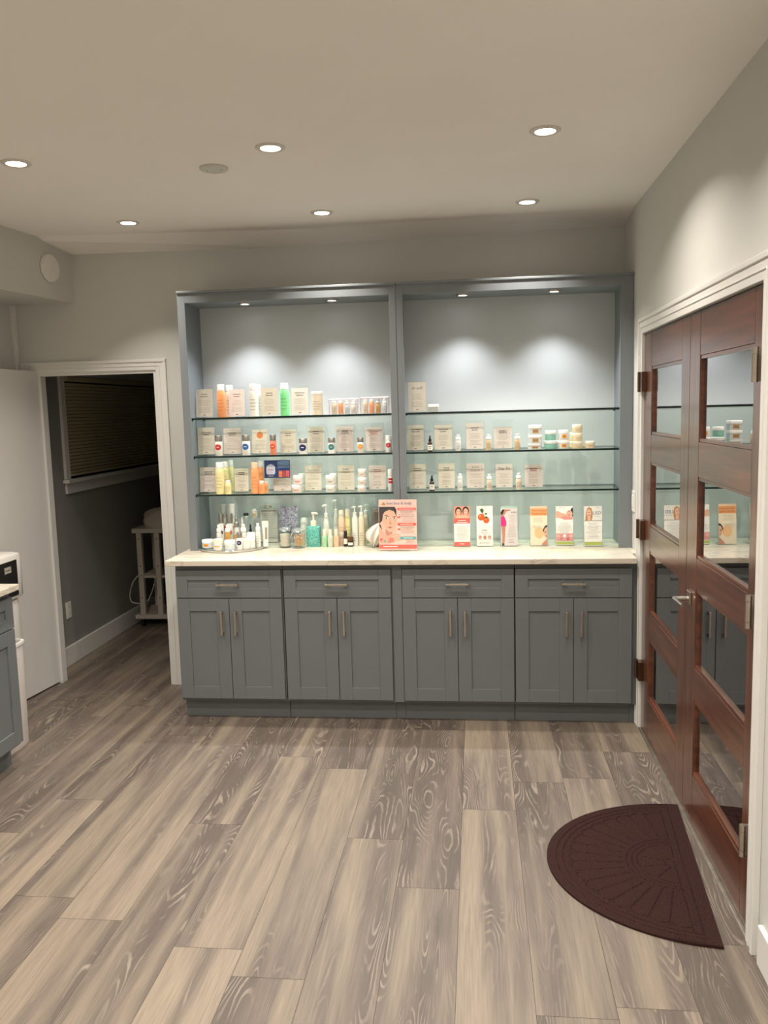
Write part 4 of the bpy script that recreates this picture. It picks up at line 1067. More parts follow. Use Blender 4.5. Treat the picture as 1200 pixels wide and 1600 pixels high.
def jar(x, y, z, r, h, shape, body, lid, lab, label, group):
    t = thing('cream_jar', label, 'jar', (x, y, z), 0, group or None)
    pw = 2.0 if shape == 'round' else 7.0; k = 1.0 if shape == 'round' else 0.96
    rb = r * 0.97; hb = h * 0.66
    m = MB(); m.lathe([(0, 0), (rb * 0.90, 0), (rb * 0.97, h * 0.05), (rb * k, h * 0.16), (rb * k, hb), (0, hb)], bodym(body), n=32, power=pw); m.build('jar_body', t)
    m = MB(); m.lathe([(rb * 0.8, hb - h * 0.01), (r * k, hb - h * 0.01), (r * 1.0 * k, h * 0.93), (r * 0.93 * k, h * 0.999), (0, h * 0.999)], CAPS[lid], n=32, power=pw); m.build('lid', t)
    if lab:
        m = MB()
        if shape == 'round':
            if lab in ('amber', 'tan') and r > 0.0285: m.patch(rb + 0.0005, -0.42, 0.42, h * 0.2, h * 0.55, dotm(lab)); m.patch(rb + 0.0008, -0.25, 0.25, h * 0.34, h * 0.39, INKD)
            else:
                m.patch(rb + 0.0005, -0.6, 0.6, h * 0.36, h * 0.44, dotm(lab)); m.patch(rb + 0.0005, -0.4, 0.45, h * 0.26, h * 0.30, dotm(lab))
        else:
            yy = -rb * k - 0.0004; m.face([(-r * 0.45, yy, h * 0.14), (r * 0.45, yy, h * 0.14), (r * 0.45, yy, h * 0.56), (-r * 0.45, yy, h * 0.56)], dotm(lab))
            for q in range(2): m.face([(-r * 0.34, yy - 0.0002, h * (0.26 + 0.14 * q)), (r * 0.34, yy - 0.0002, h * (0.26 + 0.14 * q)), (r * 0.34, yy - 0.0002, h * (0.31 + 0.14 * q)), (-r * 0.34, yy - 0.0002, h * (0.31 + 0.14 * q))], INKD)
        tag(m.build('jar_label', t), '%s printed label' % lab)
    return t
for s in JARS: jar(*s)
for s in TESTERJARS: jar(*s)

# clear zip pouches with travel bottles inside
POUCH = clear('pouch_vinyl', (0.96, 0.95, 0.95), 1.2, 0.08, haze=0.06, haze_col=(0.9, 0.85, 0.85)); PTRIM = pm('pouch_trim', (214, 168, 168), 0.5)
for i, (x, y, z, w, h) in enumerate(POUCHES):
    t = thing('zip_pouch', ('left clear zip pouch of travel bottles with pink trim', 'right clear zip pouch of travel bottles against the middle divider')[i], 'pouch', (x, y, z), 0, 'clear zip pouches on the top left shelf')
    m = MB(); m.box(-w / 2 + 0.003, w / 2 - 0.003, -0.034, 0.034, 0.001, h * 0.93, POUCH); m.build('pouch_body', t, bevel=0.008)
    m = MB()
    m.tube([(-w / 2 + 0.004, -0.034, 0.003), (-w / 2 + 0.004, -0.034, h * 0.93), (w / 2 - 0.004, -0.034, h * 0.93), (w / 2 - 0.004, -0.034, 0.003)], 0.0022, PTRIM, 6)
    m.tube([(-w / 2 + 0.004, 0.0, h * 0.95), (w / 2 - 0.004, 0.0, h * 0.97)], 0.004, pm('pouch_zip', (226, 208, 206), 0.5), 6); m.build('trim_edge', t)
    cols = (('cream', 'white'), ('orange', 'white'), ('clearblue', 'white'), ('milk', 'white')) if i == 0 else (('cream', 'white'), ('orange', 'white'), ('amber', 'greycap'), ('clearblue', 'white'))
    nm = ('cream', 'orange', 'pale clear', 'milky') if i == 0 else ('cream', 'orange', 'amber', 'pale clear')
    for q, (bc, cc) in enumerate(cols):
        rr_ = w * 0.088; bx_ = x - w * 0.33 + q * w * 0.22
        round_bottle(bx_, y, z + 0.0022, rr_, h * 0.84, 'small' if q > 1 else 'tall', bc, cc, '', '%s travel bottle inside the %s zip pouch' % (nm[q], 'left' if i == 0 else 'right'), 'travel bottles in the zip pouches')

# dark blue postcard leaning on a price sign
x, y, z, w, h = POSTCARD[0]
t = thing('postcard', 'dark blue watery postcard stuck over a price sign', 'postcard', (x, y - 0.0015, z), 0, None, math.radians(-5))
CARDB = pm('postcard_blue', (40, 58, 104), 0.35, var=0.25, scale=60)
m = MB(); m.box(-w / 2, w / 2, -0.0006, 0, 0, h, CARDB)
yy = -0.0009
for q in range(9):
    zz = h * (0.55 + 0.045 * q)
    m.face([(w * 0.02, yy, zz), (w * 0.48, yy, zz + h * 0.03), (w * 0.48, yy, zz + h * 0.05), (w * 0.02, yy, zz + h * 0.022)], pm('postcard_wave', (120, 148, 176), 0.4))
m.face([(-w * 0.42 + w * 0.34 * a, yy - 0.0002, h * c) for a, c in ((0.1, 0.2), (0.9, 0.2), (1, 0.28), (1, 0.62), (0.85, 0.72), (0.5, 0.78), (0.15, 0.72), (0, 0.62), (0, 0.28))], pm('postcard_badge', (196, 200, 218), 0.4))
m.face([(-w * 0.36, yy - 0.0004, h * 0.44), (-w * 0.14, yy - 0.0004, h * 0.44), (-w * 0.14, yy - 0.0004, h * 0.48), (-w * 0.36, yy - 0.0004, h * 0.48)], INKR)
for q in range(3):
    x0_ = w * (0.06 + 0.14 * q)
    m.face([(x0_, yy - 0.0002, h * 0.05), (x0_ + w * 0.13, yy - 0.0002, h * 0.05), (x0_ + w * 0.13, yy - 0.0002, h * 0.4), (x0_, yy - 0.0002, h * 0.4)], pm('postcard_photo%d' % q, ((214, 120, 84), (160, 74, 70), (206, 96, 96))[q], 0.4, var=0.3, scale=90))
lines(m, -w * 0.24, h * 0.1, w * 0.3, 1, 0.01, yy - 0.0002, PAPER, random.Random(3), 0.002)
m.build('card', t)

# ------------------------------------------------------------------ counter, left
MI = {n: v for n, *v in MISC}
t = thing('round_tray', 'round mirrored tray of testers on the counter', 'tray', (0.222, 0.392, 0.914))
m = MB(); m.lathe([(0, 0.001), (0.192, 0.001), (0.192, 0.010), (0, 0.0105)], pm('mirror_tray', (196, 200, 196), 0.06, 0.9, var=0.01), n=64); m.build('tray_base', t)
m = MB(); m.tube([(0.193 * math.cos(a), 0.193 * math.sin(a), 0.012) for a in [2 * PI * i / 64 for i in range(64)]], 0.0045, CHROME, 8, True); m.build('rim', t)
for a in (0.6, 2.2):
    m = MB(); m.tube(smooth_path([(0.193 * math.cos(a - 0.12), 0.193 * math.sin(a - 0.12), 0.014), (0.2 * math.cos(a - 0.08), 0.2 * math.sin(a - 0.08), 0.045), (0.2 * math.cos(a + 0.08), 0.2 * math.sin(a + 0.08), 0.045), (0.193 * math.cos(a + 0.12), 0.193 * math.sin(a + 0.12), 0.014)]), 0.003, CHROME, 6); m.build('handle', t)
x, y, z, w, h = MI['riser']
m = MB(); m.box(-w / 2, w / 2, -0.03, 0.03, h - 0.003, h, ACRYL); m.box(-w / 2, -w / 2 + 0.003, -0.03, 0.03, 0, h - 0.003, ACRYL); m.box(w / 2 - 0.003, w / 2, -0.03, 0.03, 0, h - 0.003, ACRYL)
tag(m.build('acrylic_riser', None, (x, y, z)), 'clear acrylic riser at the back of the round tray', 'riser')
zr = z + h
x, y, z, w, h = MI['tiny']
round_bottle(x, y, zr, w / 2, z + h - zr, 'small', 'cream', 'white', '', 'tiny cream bottle standing on the clear riser above the tray', None)
x, y, z, w, h = MI['blackcap']
t = thing('makeup_jar', 'small black lidded pot on the clear riser', 'jar', (x - 0.002, y, zr))
m = MB(); m.lathe([(0, 0), (w * 0.42, 0), (w * 0.45, 0.003), (w * 0.45, 0.012), (0, 0.012)], bodym('clearblue')); m.build('jar_body', t)
m = MB(); m.lathe([(w * 0.4, 0.012), (w * 0.5, 0.012), (w * 0.5, 0.024), (w * 0.46, 0.026), (0, 0.026)], RUBBER); m.build('lid', t)
x, y, z, w, h = MI['whitetip']
t = thing('nozzle_bottle', 'slim white bottle with pointed nozzle in the tray middle', 'bottle', (x, y, 0.926)); h = z + h - 0.926
m = MB(); m.lathe([(0, 0), (w * 0.5, 0), (w * 0.52, 0.004), (w * 0.52, h * 0.6), (w * 0.4, h * 0.68), (0, h * 0.68)], bodym('milk')); m.build('bottle_body', t)
m = MB(); m.lathe([(w * 0.3, h * 0.67), (w * 0.42, h * 0.67), (w * 0.40, h * 0.8), (w * 0.26, h * 0.9), (w * 0.2, h * 0.995), (0, h)], CAPS['white']); m.build('nozzle', t)
x, y, z, w, h = MI['tube']
t = thing('cream_tube', 'flat white cream tube at the right of the tray', 'tube', (x, y, 0.9255))
m = MB(); m.lathe([(0, 0), (w * 0.36, 0), (w * 0.37, 0.003), (w * 0.37, h * 0.16), (0, h * 0.16)], CAPS['white'], power=3); m.build('cap', t)
m = MB(); k = m.mi(bodym('white')); r0 = []
for i in range(9):
    s = i / 8; ring = []
    for j in range(20):
        a = 2 * PI * j / 20; ring.append(m.bm.verts.new((w * (0.40 + 0.10 * s) * math.cos(a), w * 0.36 * (1 - 0.93 * s) * math.sin(a), h * (0.16 + 0.84 * s))))
    r0.append(ring)
for a_, b_ in zip(r0[:-1], r0[1:]):
    for j in range(20):
        f = m.bm.faces.new([a_[j], a_[(j + 1) % 20], b_[(j + 1) % 20], b_[j]]); f.material_index = k; f.smooth = True
f = m.bm.faces.new(r0[-1]); f.material_index = k
f = m.bm.faces.new(r0[0][::-1]); f.material_index = k
m.build('tube_body', t)
m = MB(); m.face([(w * 0.02, -w * 0.352, h * 0.3), (w * 0.3, -w * 0.30, h * 0.3), (w * 0.32, -w * 0.14, h * 0.75), (w * 0.02, -w * 0.17, h * 0.75)], INK); m.build('label_print', t)

def clear_stand(name, label, x, y, z, w, h, paper=True, rx=-6):
    t = thing(name, label, 'sign', (x, y, z), 0, None); TL = Matrix.Rotation(math.radians(rx), 4, 'X')
    m = MB(); m.box(-w / 2, w / 2, -0.0028, -0.001, 0.0, h, ACRYL); m.box(-w / 2, w / 2, 0.0016, 0.0032, 0.0, h, ACRYL); m.xform(Matrix.Translation((0, 0, 0.0016)) @ TL); m.box(-w / 2, w / 2, -0.0028, 0.02, 0.0002, 0.0016, ACRYL); m.build('acrylic_holder', t)
    if paper:
        rnd = random.Random(5); m = MB(); m.box(-w * 0.42, w * 0.42, -0.0003, 0.0006, 0.004, h * 0.86, pm('form_paper', (206, 204, 196), 0.8)); yy = -0.00045
        m.face([(-w * 0.36, yy, h * 0.80), (w * 0.36, yy, h * 0.80), (w * 0.36, yy, h * 0.835), (-w * 0.36, yy, h * 0.835)], INK)
        lines(m, 0, h * 0.74, w * 0.74, 14, h * 0.047, yy, INK, rnd)
        m.xform(TL); m.build('paper_form', t)
    return t
x, y, z, w, h = MI['formsign']
t = clear_stand('form_stand', 'clear stand holding a printed form behind the round tray', x, y, z, w, h, rx=-3)
m = MB(); m.tube([(0.022 * math.cos(a), -0.006, h * 0.93 + 0.008 * math.sin(a)) for a in [2 * PI * i / 28 for i in range(28)]], 0.0022, pm('gold_wire', (176, 150, 84), 0.3, 1.0), 6, True); m.lathe([(0, 0.0), (0.004, 0.0), (0.004, 0.004), (0, 0.004)], BLACKP, (0.018, -0.007, h * 0.93)); tag(m.build('clip', t), 'oval gold clip')
x, y, z, w, h = MI['backsign']
clear_stand('empty_sign_stand', 'empty clear acrylic stand behind the teal pump bottle', x, y, z, w, h, paper=False, rx=-2)

# purple glitter gift bag
x, y, z, w, h = MI['glitter']
def glitter():
    m, N, L, b = new_mat('glitter_film')
    tc = N.new('ShaderNodeTexCoord'); vo = N.new('ShaderNodeTexVoronoi'); vo.inputs['Scale'].default_value = 150; L.new(tc.outputs['Object'], vo.inputs['Vector'])
    cr = N.new('ShaderNodeValToRGB'); cr.color_ramp.elements[0].color = (*lin((140, 136, 172)), 1); cr.color_ramp.elements[1].color = (*lin((226, 228, 240)), 1)
    sp = N.new('ShaderNodeSeparateColor'); L.new(vo.outputs['Color'], sp.inputs[0]); L.new(sp.outputs[0], cr.inputs['Fac']); L.new(cr.outputs['Color'], b.inputs['Base Color'])
    nm = N.new('ShaderNodeBump'); nm.inputs['Strength'].default_value = 0.8; nm.inputs['Distance'].default_value = 0.004; L.new(sp.outputs[1], nm.inputs['Height']); L.new(nm.outputs['Normal'], b.inputs['Normal'])
    b.inputs['Metallic'].default_value = 0.55; b.inputs['Roughness'].default_value = 0.25
    return m
m = MB(); GL = glitter(); k = m.mi(GL); nx, nz = 14, 16; g0 = []
for side in (0, 1):
    gr = []
    for j in range(nz + 1):
        row = []
        for i in range(nx + 1):
            a, c = i / nx, j / nz
            bul = 0.024 * math.sin(PI * a) * (1 - 0.7 * c)
            row.append(m.bm.verts.new(((a - 0.5) * w * (1 - 0.04 * math.sin(PI * c)), (-bul if side == 0 else bul * 0.6) + random.uniform(-.0012, .0012), c * h + (0.004 * math.sin(9 * a) if j == nz else 0))))
        gr.append(row)
    for j in range(nz):
        for i in range(nx):
            q = [gr[j][i], gr[j][i + 1], gr[j + 1][i + 1], gr[j + 1][i]]
            f = m.bm.faces.new(q if side == 0 else q[::-1]); f.material_index = k
tag(m.build('glitter_bag', None, (x, 0.568, z)), 'lilac glittery bag standing behind the glass jars', 'bag')

# lidded glass jars of cotton
JGL = clear('jar_glass', (0.95, 0.97, 0.96), 1.0, 0.0)
COT = pm('cotton', (226, 214, 200), 1.0, var=0.08, scale=120, bump=0.5)
def glass_jar(key, label, fill):
    x, y, z, w, h = MI[key]; r = w / 2
    t = thing('glass_jar', label, 'jar', (x, y, z), 0, 'lidded glass jars on the counter')
    m = MB(); m.lathe([(0, 0), (r * 0.92, 0), (r, 0.006), (r, h * 0.70), (r * 0.88, h * 0.80), (r * 0.88, h * 0.83)], JGL, n=32)
    m.lathe([(r * 0.84, h * 0.83), (r * 0.84, h * 0.79), (r * 0.94, h * 0.69), (r * 0.94, 0.009), (0, 0.008)], JGL, n=32); m.build('jar_body', t)
    m = MB(); m.lathe([(0, h * 0.84), (r * 0.93, h * 0.84), (r * 0.95, h * 0.88), (r * 0.8, h * 0.95), (r * 0.3, h), (0, h)], clear('jar_lid_glass', (0.93, 0.95, 0.94), 1.4, 0.03, haze=0.2, haze_col=(0.8, 0.82, 0.8)), n=32); m.build('lid', t)
    m = MB(); m.tube([(r * 0.91 * math.cos(a), r * 0.91 * math.sin(a), h * 0.825) for a in [2 * PI * i / 32 for i in range(32)]], 0.002, CHROME, 6, True); m.build('wire_ring', t)
    m = MB(); m.tube(smooth_path([(r * 0.5, -r * 0.8, h * 0.82), (r * 1.0, -r * 0.5, h * 0.75), (r * 1.12, -r * 0.3, h * 0.95), (r * 1.3, -r * 0.2, h * 1.02)] if key == 'cotton' else [(-r * 0.8, -r * 0.5, h * 0.8), (-r * 1.1, -r * 0.4, h * 0.6), (-r * 1.06, -r * 0.4, h * 0.3)]), 0.0026, BLACKP if key == 'cotton' else CHROME, 6); m.build('latch', t)
    rnd = random.Random(9)
    if fill == 'pads':
        # stack of round cotton pads, one thing nobody could count through the glass
        m = MB()
        for q in range(9): m.lathe([(0, 0.010 + q * 0.0078), (r * 0.78, 0.010 + q * 0.0078), (r * 0.81, 0.0135 + q * 0.0078), (r * 0.78, 0.0172 + q * 0.0078), (0, 0.0174 + q * 0.0078)], COT, (rnd.uniform(-.002, .002), rnd.uniform(-.002, .002), 0))
        o = m.build('cotton_pads', None, (x, y, z)); tag(o, 'stack of white cotton pads inside the left glass jar', 'cotton pads', None, 'stuff')
    else:
        m = MB(); SW = pm('swab_stick', (232, 190, 140), 0.8); TIP = pm('swab_tip', (222, 178, 150), 1.0)
        for q in range(60):
            a = rnd.uniform(0, 2 * PI); rr2 = r * 0.68 * math.sqrt(rnd.random()); zz = 0.014
            x0_, y0_ = rr2 * math.cos(a), rr2 * math.sin(a); hh = h * rnd.uniform(0.42, 0.62); dx, dy = rnd.uniform(-.006, .006), rnd.uniform(-.006, .006)
            m.cyl((x0_, y0_, zz), (x0_ + dx, y0_ + dy, hh), 0.0011, SW, 5); m.lathe([(0, 0), (0.003, 0.003), (0.003, 0.009), (0, 0.012)], TIP if q % 3 else COT, (x0_ + dx, y0_ + dy, hh - 0.002), n=7)
        o = m.build('cotton_swabs', None, (x, y, z)); tag(o, 'many cotton swabs standing inside the right glass jar', 'cotton swabs', None, 'stuff')
glass_jar('cotton', 'lidded glass jar of cotton pads in front of the glitter bag', 'pads')
glass_jar('swabs', 'lidded glass jar of cotton swabs left of the teal pump bottle', 'swabs')
x, y, z, w, h = MI['whitecup']
m = MB(); m.lathe([(0, 0), (w * 0.5, 0), (w * 0.62, h * 0.5), (w * 0.6, h * 0.92), (w * 0.4, h), (0, h)], bodym('milk'), n=24)
tag(m.build('white_pot', None, (x, y, z)), 'milky white pot half hidden left of the teal pump bottle', 'pot')

# teal pump bottle
x, y, z, w, h = MI['teal']; hb = MI['tealbody'][4]; r = w / 2
t = thing('pump_bottle', 'square teal gel pump bottle with white pump', 'pump bottle', (x, y, z))
def tealm():
    m, N, L, b = new_mat('teal_gel')
    tc = N.new('ShaderNodeTexCoord'); vo = N.new('ShaderNodeTexVoronoi'); vo.inputs['Scale'].default_value = 110; L.new(tc.outputs['Object'], vo.inputs['Vector'])
    cr = N.new('ShaderNodeValToRGB'); cr.color_ramp.elements[0].color = (*lin((48, 132, 122)), 1); cr.color_ramp.elements[1].color = (*lin((112, 184, 172)), 1)
    L.new(vo.outputs['Distance'], cr.inputs['Fac']); cr.color_ramp.elements[1].position = 0.8
    L.new(cr.outputs['Color'], b.inputs['Base Color']); b.inputs['Roughness'].default_value = 0.15
    return m
m = MB(); m.lathe([(0, 0), (r * 0.94, 0), (r * 0.98, 0.004), (r * 0.98, hb * 0.95), (r * 0.8, hb), (0, hb)], tealm(), n=40, sy=0.62, power=9); m.build('bottle_body', t)
def pump_head(t, r, z0, z1, wd, mat, side=-1, collar=1.0):
    m = MB(); hh = z1 - z0
    m.lathe([(r * 0.5, z0), (r * collar, z0), (r * collar, z0 + hh * 0.34), (r * 0.6, z0 + hh * 0.38), (0, z0 + hh * 0.38)], mat, n=20); m.build('collar', t)
    m = MB(); m.lathe([(0, z0 + hh * 0.36), (r * 0.34, z0 + hh * 0.36), (r * 0.32, z0 + hh * 0.8), (0, z0 + hh * 0.8)], mat, n=14)
    m.tube([(-side * r * 0.5, 0, z1 - hh * 0.10), (side * wd * 0.6, 0, z1 - hh * 0.08), (side * wd, 0, z1 - hh * 0.16)], [hh * 0.10, hh * 0.08, hh * 0.06], mat, 10); m.build('pump_head', t)
pump_head(t, r * 0.40, hb, h, r * 0.62, CAPS['cream'], 1, 1.05)
PB = {'p1': ('milk', 'white', 'cone', 'tapered milky pump bottle, leftmost of the pump bottles', -1), 'p2': ('milk', 'white', 'cone', 'tallest pump bottle, second from left in the bottle row', -1),
      'p3': ('milk', 'white', 'straight', 'slim white pump bottle with white collar in the bottle row', -1), 'p4': ('cream', 'white', 'straight', 'cream pump bottle next to the tissue', -1),
      'p5': ('cream', 'white', 'straight', 'pale pump bottle behind the cream pump bottle', 1)}
for key, (bc, cc, st, lab, side) in PB.items():
    x, y, z, w, h = MI[key]; r = w / 2 * 0.98; hb = h * (0.66 if st == 'cone' else 0.76)
    t = thing('pump_bottle', lab, 'pump bottle', (x, y, z), 0, 'pump bottles on the counter')
    m = MB()
    if st == 'cone': m.lathe([(0, 0), (r * 0.95, 0), (r, 0.004), (r * 0.98, hb * 0.45), (r * 0.78, hb * 0.82), (r * 0.55, hb), (0, hb)], bodym(bc))
    else: m.lathe([(0, 0), (r * 0.9, 0), (r * 0.95, 0.004), (r * 0.95, hb * 0.86), (r * 0.7, hb * 0.97), (r * 0.55, hb), (0, hb)], bodym(bc))
    m.build('bottle_body', t); pump_head(t, r * (0.5 if st == 'cone' else 0.66), hb, h, r * 0.95, CAPS[cc], side)
    m = MB(); ink = INK if bc != 'peach' else LABM
    for q in range(4): m.patch(r * 1.0 + 0.0005, -0.6, 0.3 + 0.1 * (q % 3), hb * (0.18 + 0.08 * q), hb * (0.18 + 0.08 * q) + 0.0022, ink)
    m.build('label_print', t)
for key, bc, cc, lab in (('b1', 'peach', 'cream', 'peach bottle with round pale label in the counter bottle row'), ('b2', 'yellow', 'cream', 'pale yellow bottle left of the slim white pump bottle')):
    x, y, z, w, h = MI[key]; o = round_bottle(x, y, z, w / 2, h, 'tall', bc, cc, '', lab, 'counter bottles without pumps')
    if key == 'b1':
        m = MB(); m.patch(w / 2 + 0.001, -0.8, 0.8, h * 0.28, h * 0.28 + w * 0.72, CAPS['cream'], True); tag(m.build('label_dot', o), 'round pale label')
    else:
        m = MB(); m.patch(w / 2 + 0.001, -0.9, 0.9, h * 0.06, h * 0.22, dotm('amber')); tag(m.build('label_band', o), 'amber label band')
MINI = clear('mini_green', (0.62, 0.86, 0.70), 1.0, 0.05, haze=0.35, haze_col=lin((150, 205, 160)))
for key, col, lab in (('m1', (160, 206, 160), 'mini bottle with pale green liquid in front of the pumps'), ('m2', (206, 218, 194), 'mini bottle with nearly clear liquid, middle of three minis'), ('m3', (218, 190, 158), 'mini bottle with tan liquid, right one of three minis')):
    x, y, z, w, h = MI[key]; r = w / 2 * 0.98
    t = thing('mini_bottle', lab, 'bottle', (x, y, z), 0, 'square mini bottles in front of the pumps')
    m = MB(); m.lathe([(0, 0), (r * 0.95, 0), (r, 0.003), (r, h * 0.55), (r * 0.75, h * 0.63), (r * 0.5, h * 0.66), (0, h * 0.66)], pm('liquid_' + key, col, 0.12), n=28, power=4); m.build('bottle_body', t)
    m = MB(); m.lathe([(r * 0.4, h * 0.64), (r * 0.66, h * 0.64), (r * 0.66, h * 0.98), (r * 0.6, h), (0, h)], CAPS['cream']); m.build('cap', t)
x, y, z, w, h = MI['m4']; r = w / 2
t = thing('essence_bottle', 'tiny dark bottle with white label in front of the pumps', 'bottle', (x, y, z))
m = MB(); m.lathe([(0, 0), (r * 0.95, 0), (r, 0.002), (r, h * 0.6), (r * 0.6, h * 0.68), (0, h * 0.68)], RUBBER); m.build('bottle_body', t)
m = MB(); m.lathe([(r * 0.5, h * 0.66), (r * 0.8, h * 0.66), (r * 0.8, h * 0.97), (0, h)], RUBBER); m.build('cap', t)
m = MB(); m.patch(r + 0.0004, -1.3, 1.3, h * 0.16, h * 0.5, PAPER); m.build('paper_label', t)
x, y, z, w, h = MI['m5']; r = w / 2
t = thing('black_pot', 'small black pot with white label beside the tiny dark bottle', 'jar', (x, y, z))
m = MB(); m.lathe([(0, 0), (r * 0.95, 0), (r, 0.002), (r, h * 0.55), (0, h * 0.55)], RUBBER); m.build('pot_body', t)
m = MB(); m.lathe([(r * 0.8, h * 0.55), (r * 1.02, h * 0.55), (r * 1.02, h * 0.96), (0, h)], pm('amber_lid', (92, 62, 30), 0.3)); m.build('lid', t)
m = MB(); m.patch(r + 0.0004, -1.2, 1.2, h * 0.14, h * 0.42, PAPER); m.build('paper_label', t)

# tissue box and tissue
x, y, z, w, h = MI['tissuebox']
t = thing('tissue_box', 'silver upright tissue box behind the pink poster', 'tissue box', (x + 0.01, y + 0.02, z), 0.2)
TB = pm('silver_box', (150, 148, 142), 0.3, 0.9, var=0.08)
m = MB(); m.box(-w * 0.55, w * 0.55, -w * 0.5, w * 0.55, 0, h * 0.96, TB); m.build('box_body', t, bevel=0.004)
m = MB(); m.box(-w * 0.57, w * 0.57, -w * 0.52, w * 0.57, h * 0.96, h, TB); m.build('top_edge', t, bevel=0.002)
m = MB(); m.lathe([(0, -0.0012), (w * 0.2, -0.001), (w * 0.21, 0.001)], DARK, (0, 0, 0), sy=2.2); m.xform(Matrix.Translation((-w * 0.2, -w * 0.5, h * 0.42)) @ Matrix.Rotation(PI / 2, 4, 'X')); m.build('opening', t)
m = MB(); k = m.mi(pm('tissue_paper', (228, 224, 214), 0.95, var=0.03, scale=70, bump=0.3)); nx, nz = 22, 26; gr = []
for j in range(nz + 1):
    row = []; c = j / nz
    for i in range(nx + 1):
        a = i / nx - 0.5
        wd_ = 0.088 * (0.30 + 0.85 * math.sin(PI * min(1, 0.12 + 0.95 * c)) ** 0.8)
        fold = 0.010 * math.sin(a * 15 + 2.2 * c) * (0.25 + c)
        px = -0.030 + 0.046 * (1 - c) - 0.012 * math.sin(PI * c) + a * wd_
        py = -0.034 - 0.035 * math.sin(PI * c * 0.9) + fold
        pz = 0.145 - 0.142 * c ** 1.1 + 0.024 * a * (1 - 2 * c) * 1.0
        row.append(m.bm.verts.new((px, py, max(0.0016, pz))))
    gr.append(row)
for j in range(nz):
    for i in range(nx):
        f = m.bm.faces.new([gr[j][i], gr[j + 1][i], gr[j + 1][i + 1], gr[j][i + 1]]); f.material_index = k; f.smooth = True
o = m.build('tissue', None, (x - 0.004, y - 0.012, z)); tag(o, 'crumpled white tissue hanging out left of the pink poster', 'tissue')
sd = o.modifiers.new('thickness', 'SOLIDIFY'); sd.thickness = 0.0008

# ------------------------------------------------------------------ poster and brochures
class Art:
    """flat print on the front of a sheet; coordinates 0..1 across and up"""
    def __init__(s, m, w, h, z0=0.0, y=-0.0006): s.m, s.w, s.h, s.z0, s.y, s.k = m, w, h, z0, y, 0
    def P(s, u, v): return ((u - 0.5) * s.w, s.y - 0.00012 * s.k, s.z0 + v * s.h)
    def poly(s, pts, mat): s.k += 1; s.m.face([s.P(u, v) for u, v in pts], mat)
    def rect(s, u0, v0, u1, v1, mat): s.poly([(u0, v0), (u1, v0), (u1, v1), (u0, v1)], mat)
    def ell(s, u, v, ru, rv, mat, a0=0, n=24, rot=0.0):
        c, d = math.cos(rot), math.sin(rot); k = s.w / s.h
        pts = []
        for i in range(n):
            t = 2 * PI * i / n; ex, ey = ru * s.w * math.cos(t), rv * s.h * math.sin(t)
            pts.append((u + (ex * c - ey * d) / s.w, v + (ex * d + ey * c) / s.h))
        s.poly(pts, mat)
    def text(s, body, u, v, size, mat, maxw=None):
        s.k += 1; x, y, z = s.P(u, v); s.m.text(body, x, y, z, size * s.h, mat, None if maxw is None else maxw * s.w)
    def lines(s, u, v, wd, n, dv, mat, seed=1, hgt=0.0014):
        s.k += 1; x, y, z = s.P(u, v); lines(s.m, x, z, wd * s.w, n, dv * s.h, y, mat, random.Random(seed), hgt)
def ink(name, rgb): return pm('print_' + name, rgb, 0.55, var=0.015)
PK = ink('soft_pink', (240, 202, 190)); RED = ink('salmon_red', (228, 96, 84)); ORG = ink('orange', (238, 140, 92)); TEA = ink('teal_bar', (84, 158, 158)); HAIR = ink('dark_hair', (48, 36, 36)); SKIN = ink('skin', (226, 178, 152)); SKIN2 = ink('skin_shadow', (196, 136, 112))
LIP = ink('lip', (184, 96, 92)); WHT = ink('white', (240, 238, 232)); GOLD = ink('gold', (198, 160, 84)); GRN = ink('leaf_green', (62, 96, 52)); LIME = ink('lime', (166, 182, 82)); MAG = ink('magenta', (214, 40, 124)); BLOND = ink('blond', (178, 136, 92)); GRY = ink('mid_grey', (150, 146, 140)); PEACHI = ink('peach', (244, 208, 176)); BLU = ink('slate_text', (96, 108, 140)); FRUIT = ink('fruit_orange', (236, 96, 40)); ORB = ink('warm_orange', (236, 164, 106)); DKG = ink('dark_grey', (60, 56, 54)); ROSE = ink('rose', (222, 150, 148))

x, y, z, w, h = MI['poster']
t = thing('poster_stand', 'pink best face and body poster in clear stand at the counter centre', 'poster', (x, y, z), -0.04, None); TL = Matrix.Rotation(math.radians(-4), 4, 'X')
m = MB(); m.box(-w * 0.51, w * 0.51, -0.0035, -0.0015, 0.0, h * 1.0, ACRYL); m.box(-w * 0.51, w * 0.51, 0.0015, 0.0035, 0.0, h, ACRYL); m.xform(Matrix.Translation((0, 0, 0.003)) @ TL); m.box(-w * 0.51, w * 0.51, -0.0035, 0.045, 0.0, 0.003, ACRYL); m.build('acrylic_stand', t)
m = MB(); m.box(-w / 2, w / 2, -0.0004, 0.0006, 0.006, h, PK); a = Art(m, w, h - 0.006, 0.006)
a.rect(0.0, 0.0, 1.0, 0.03, PK)
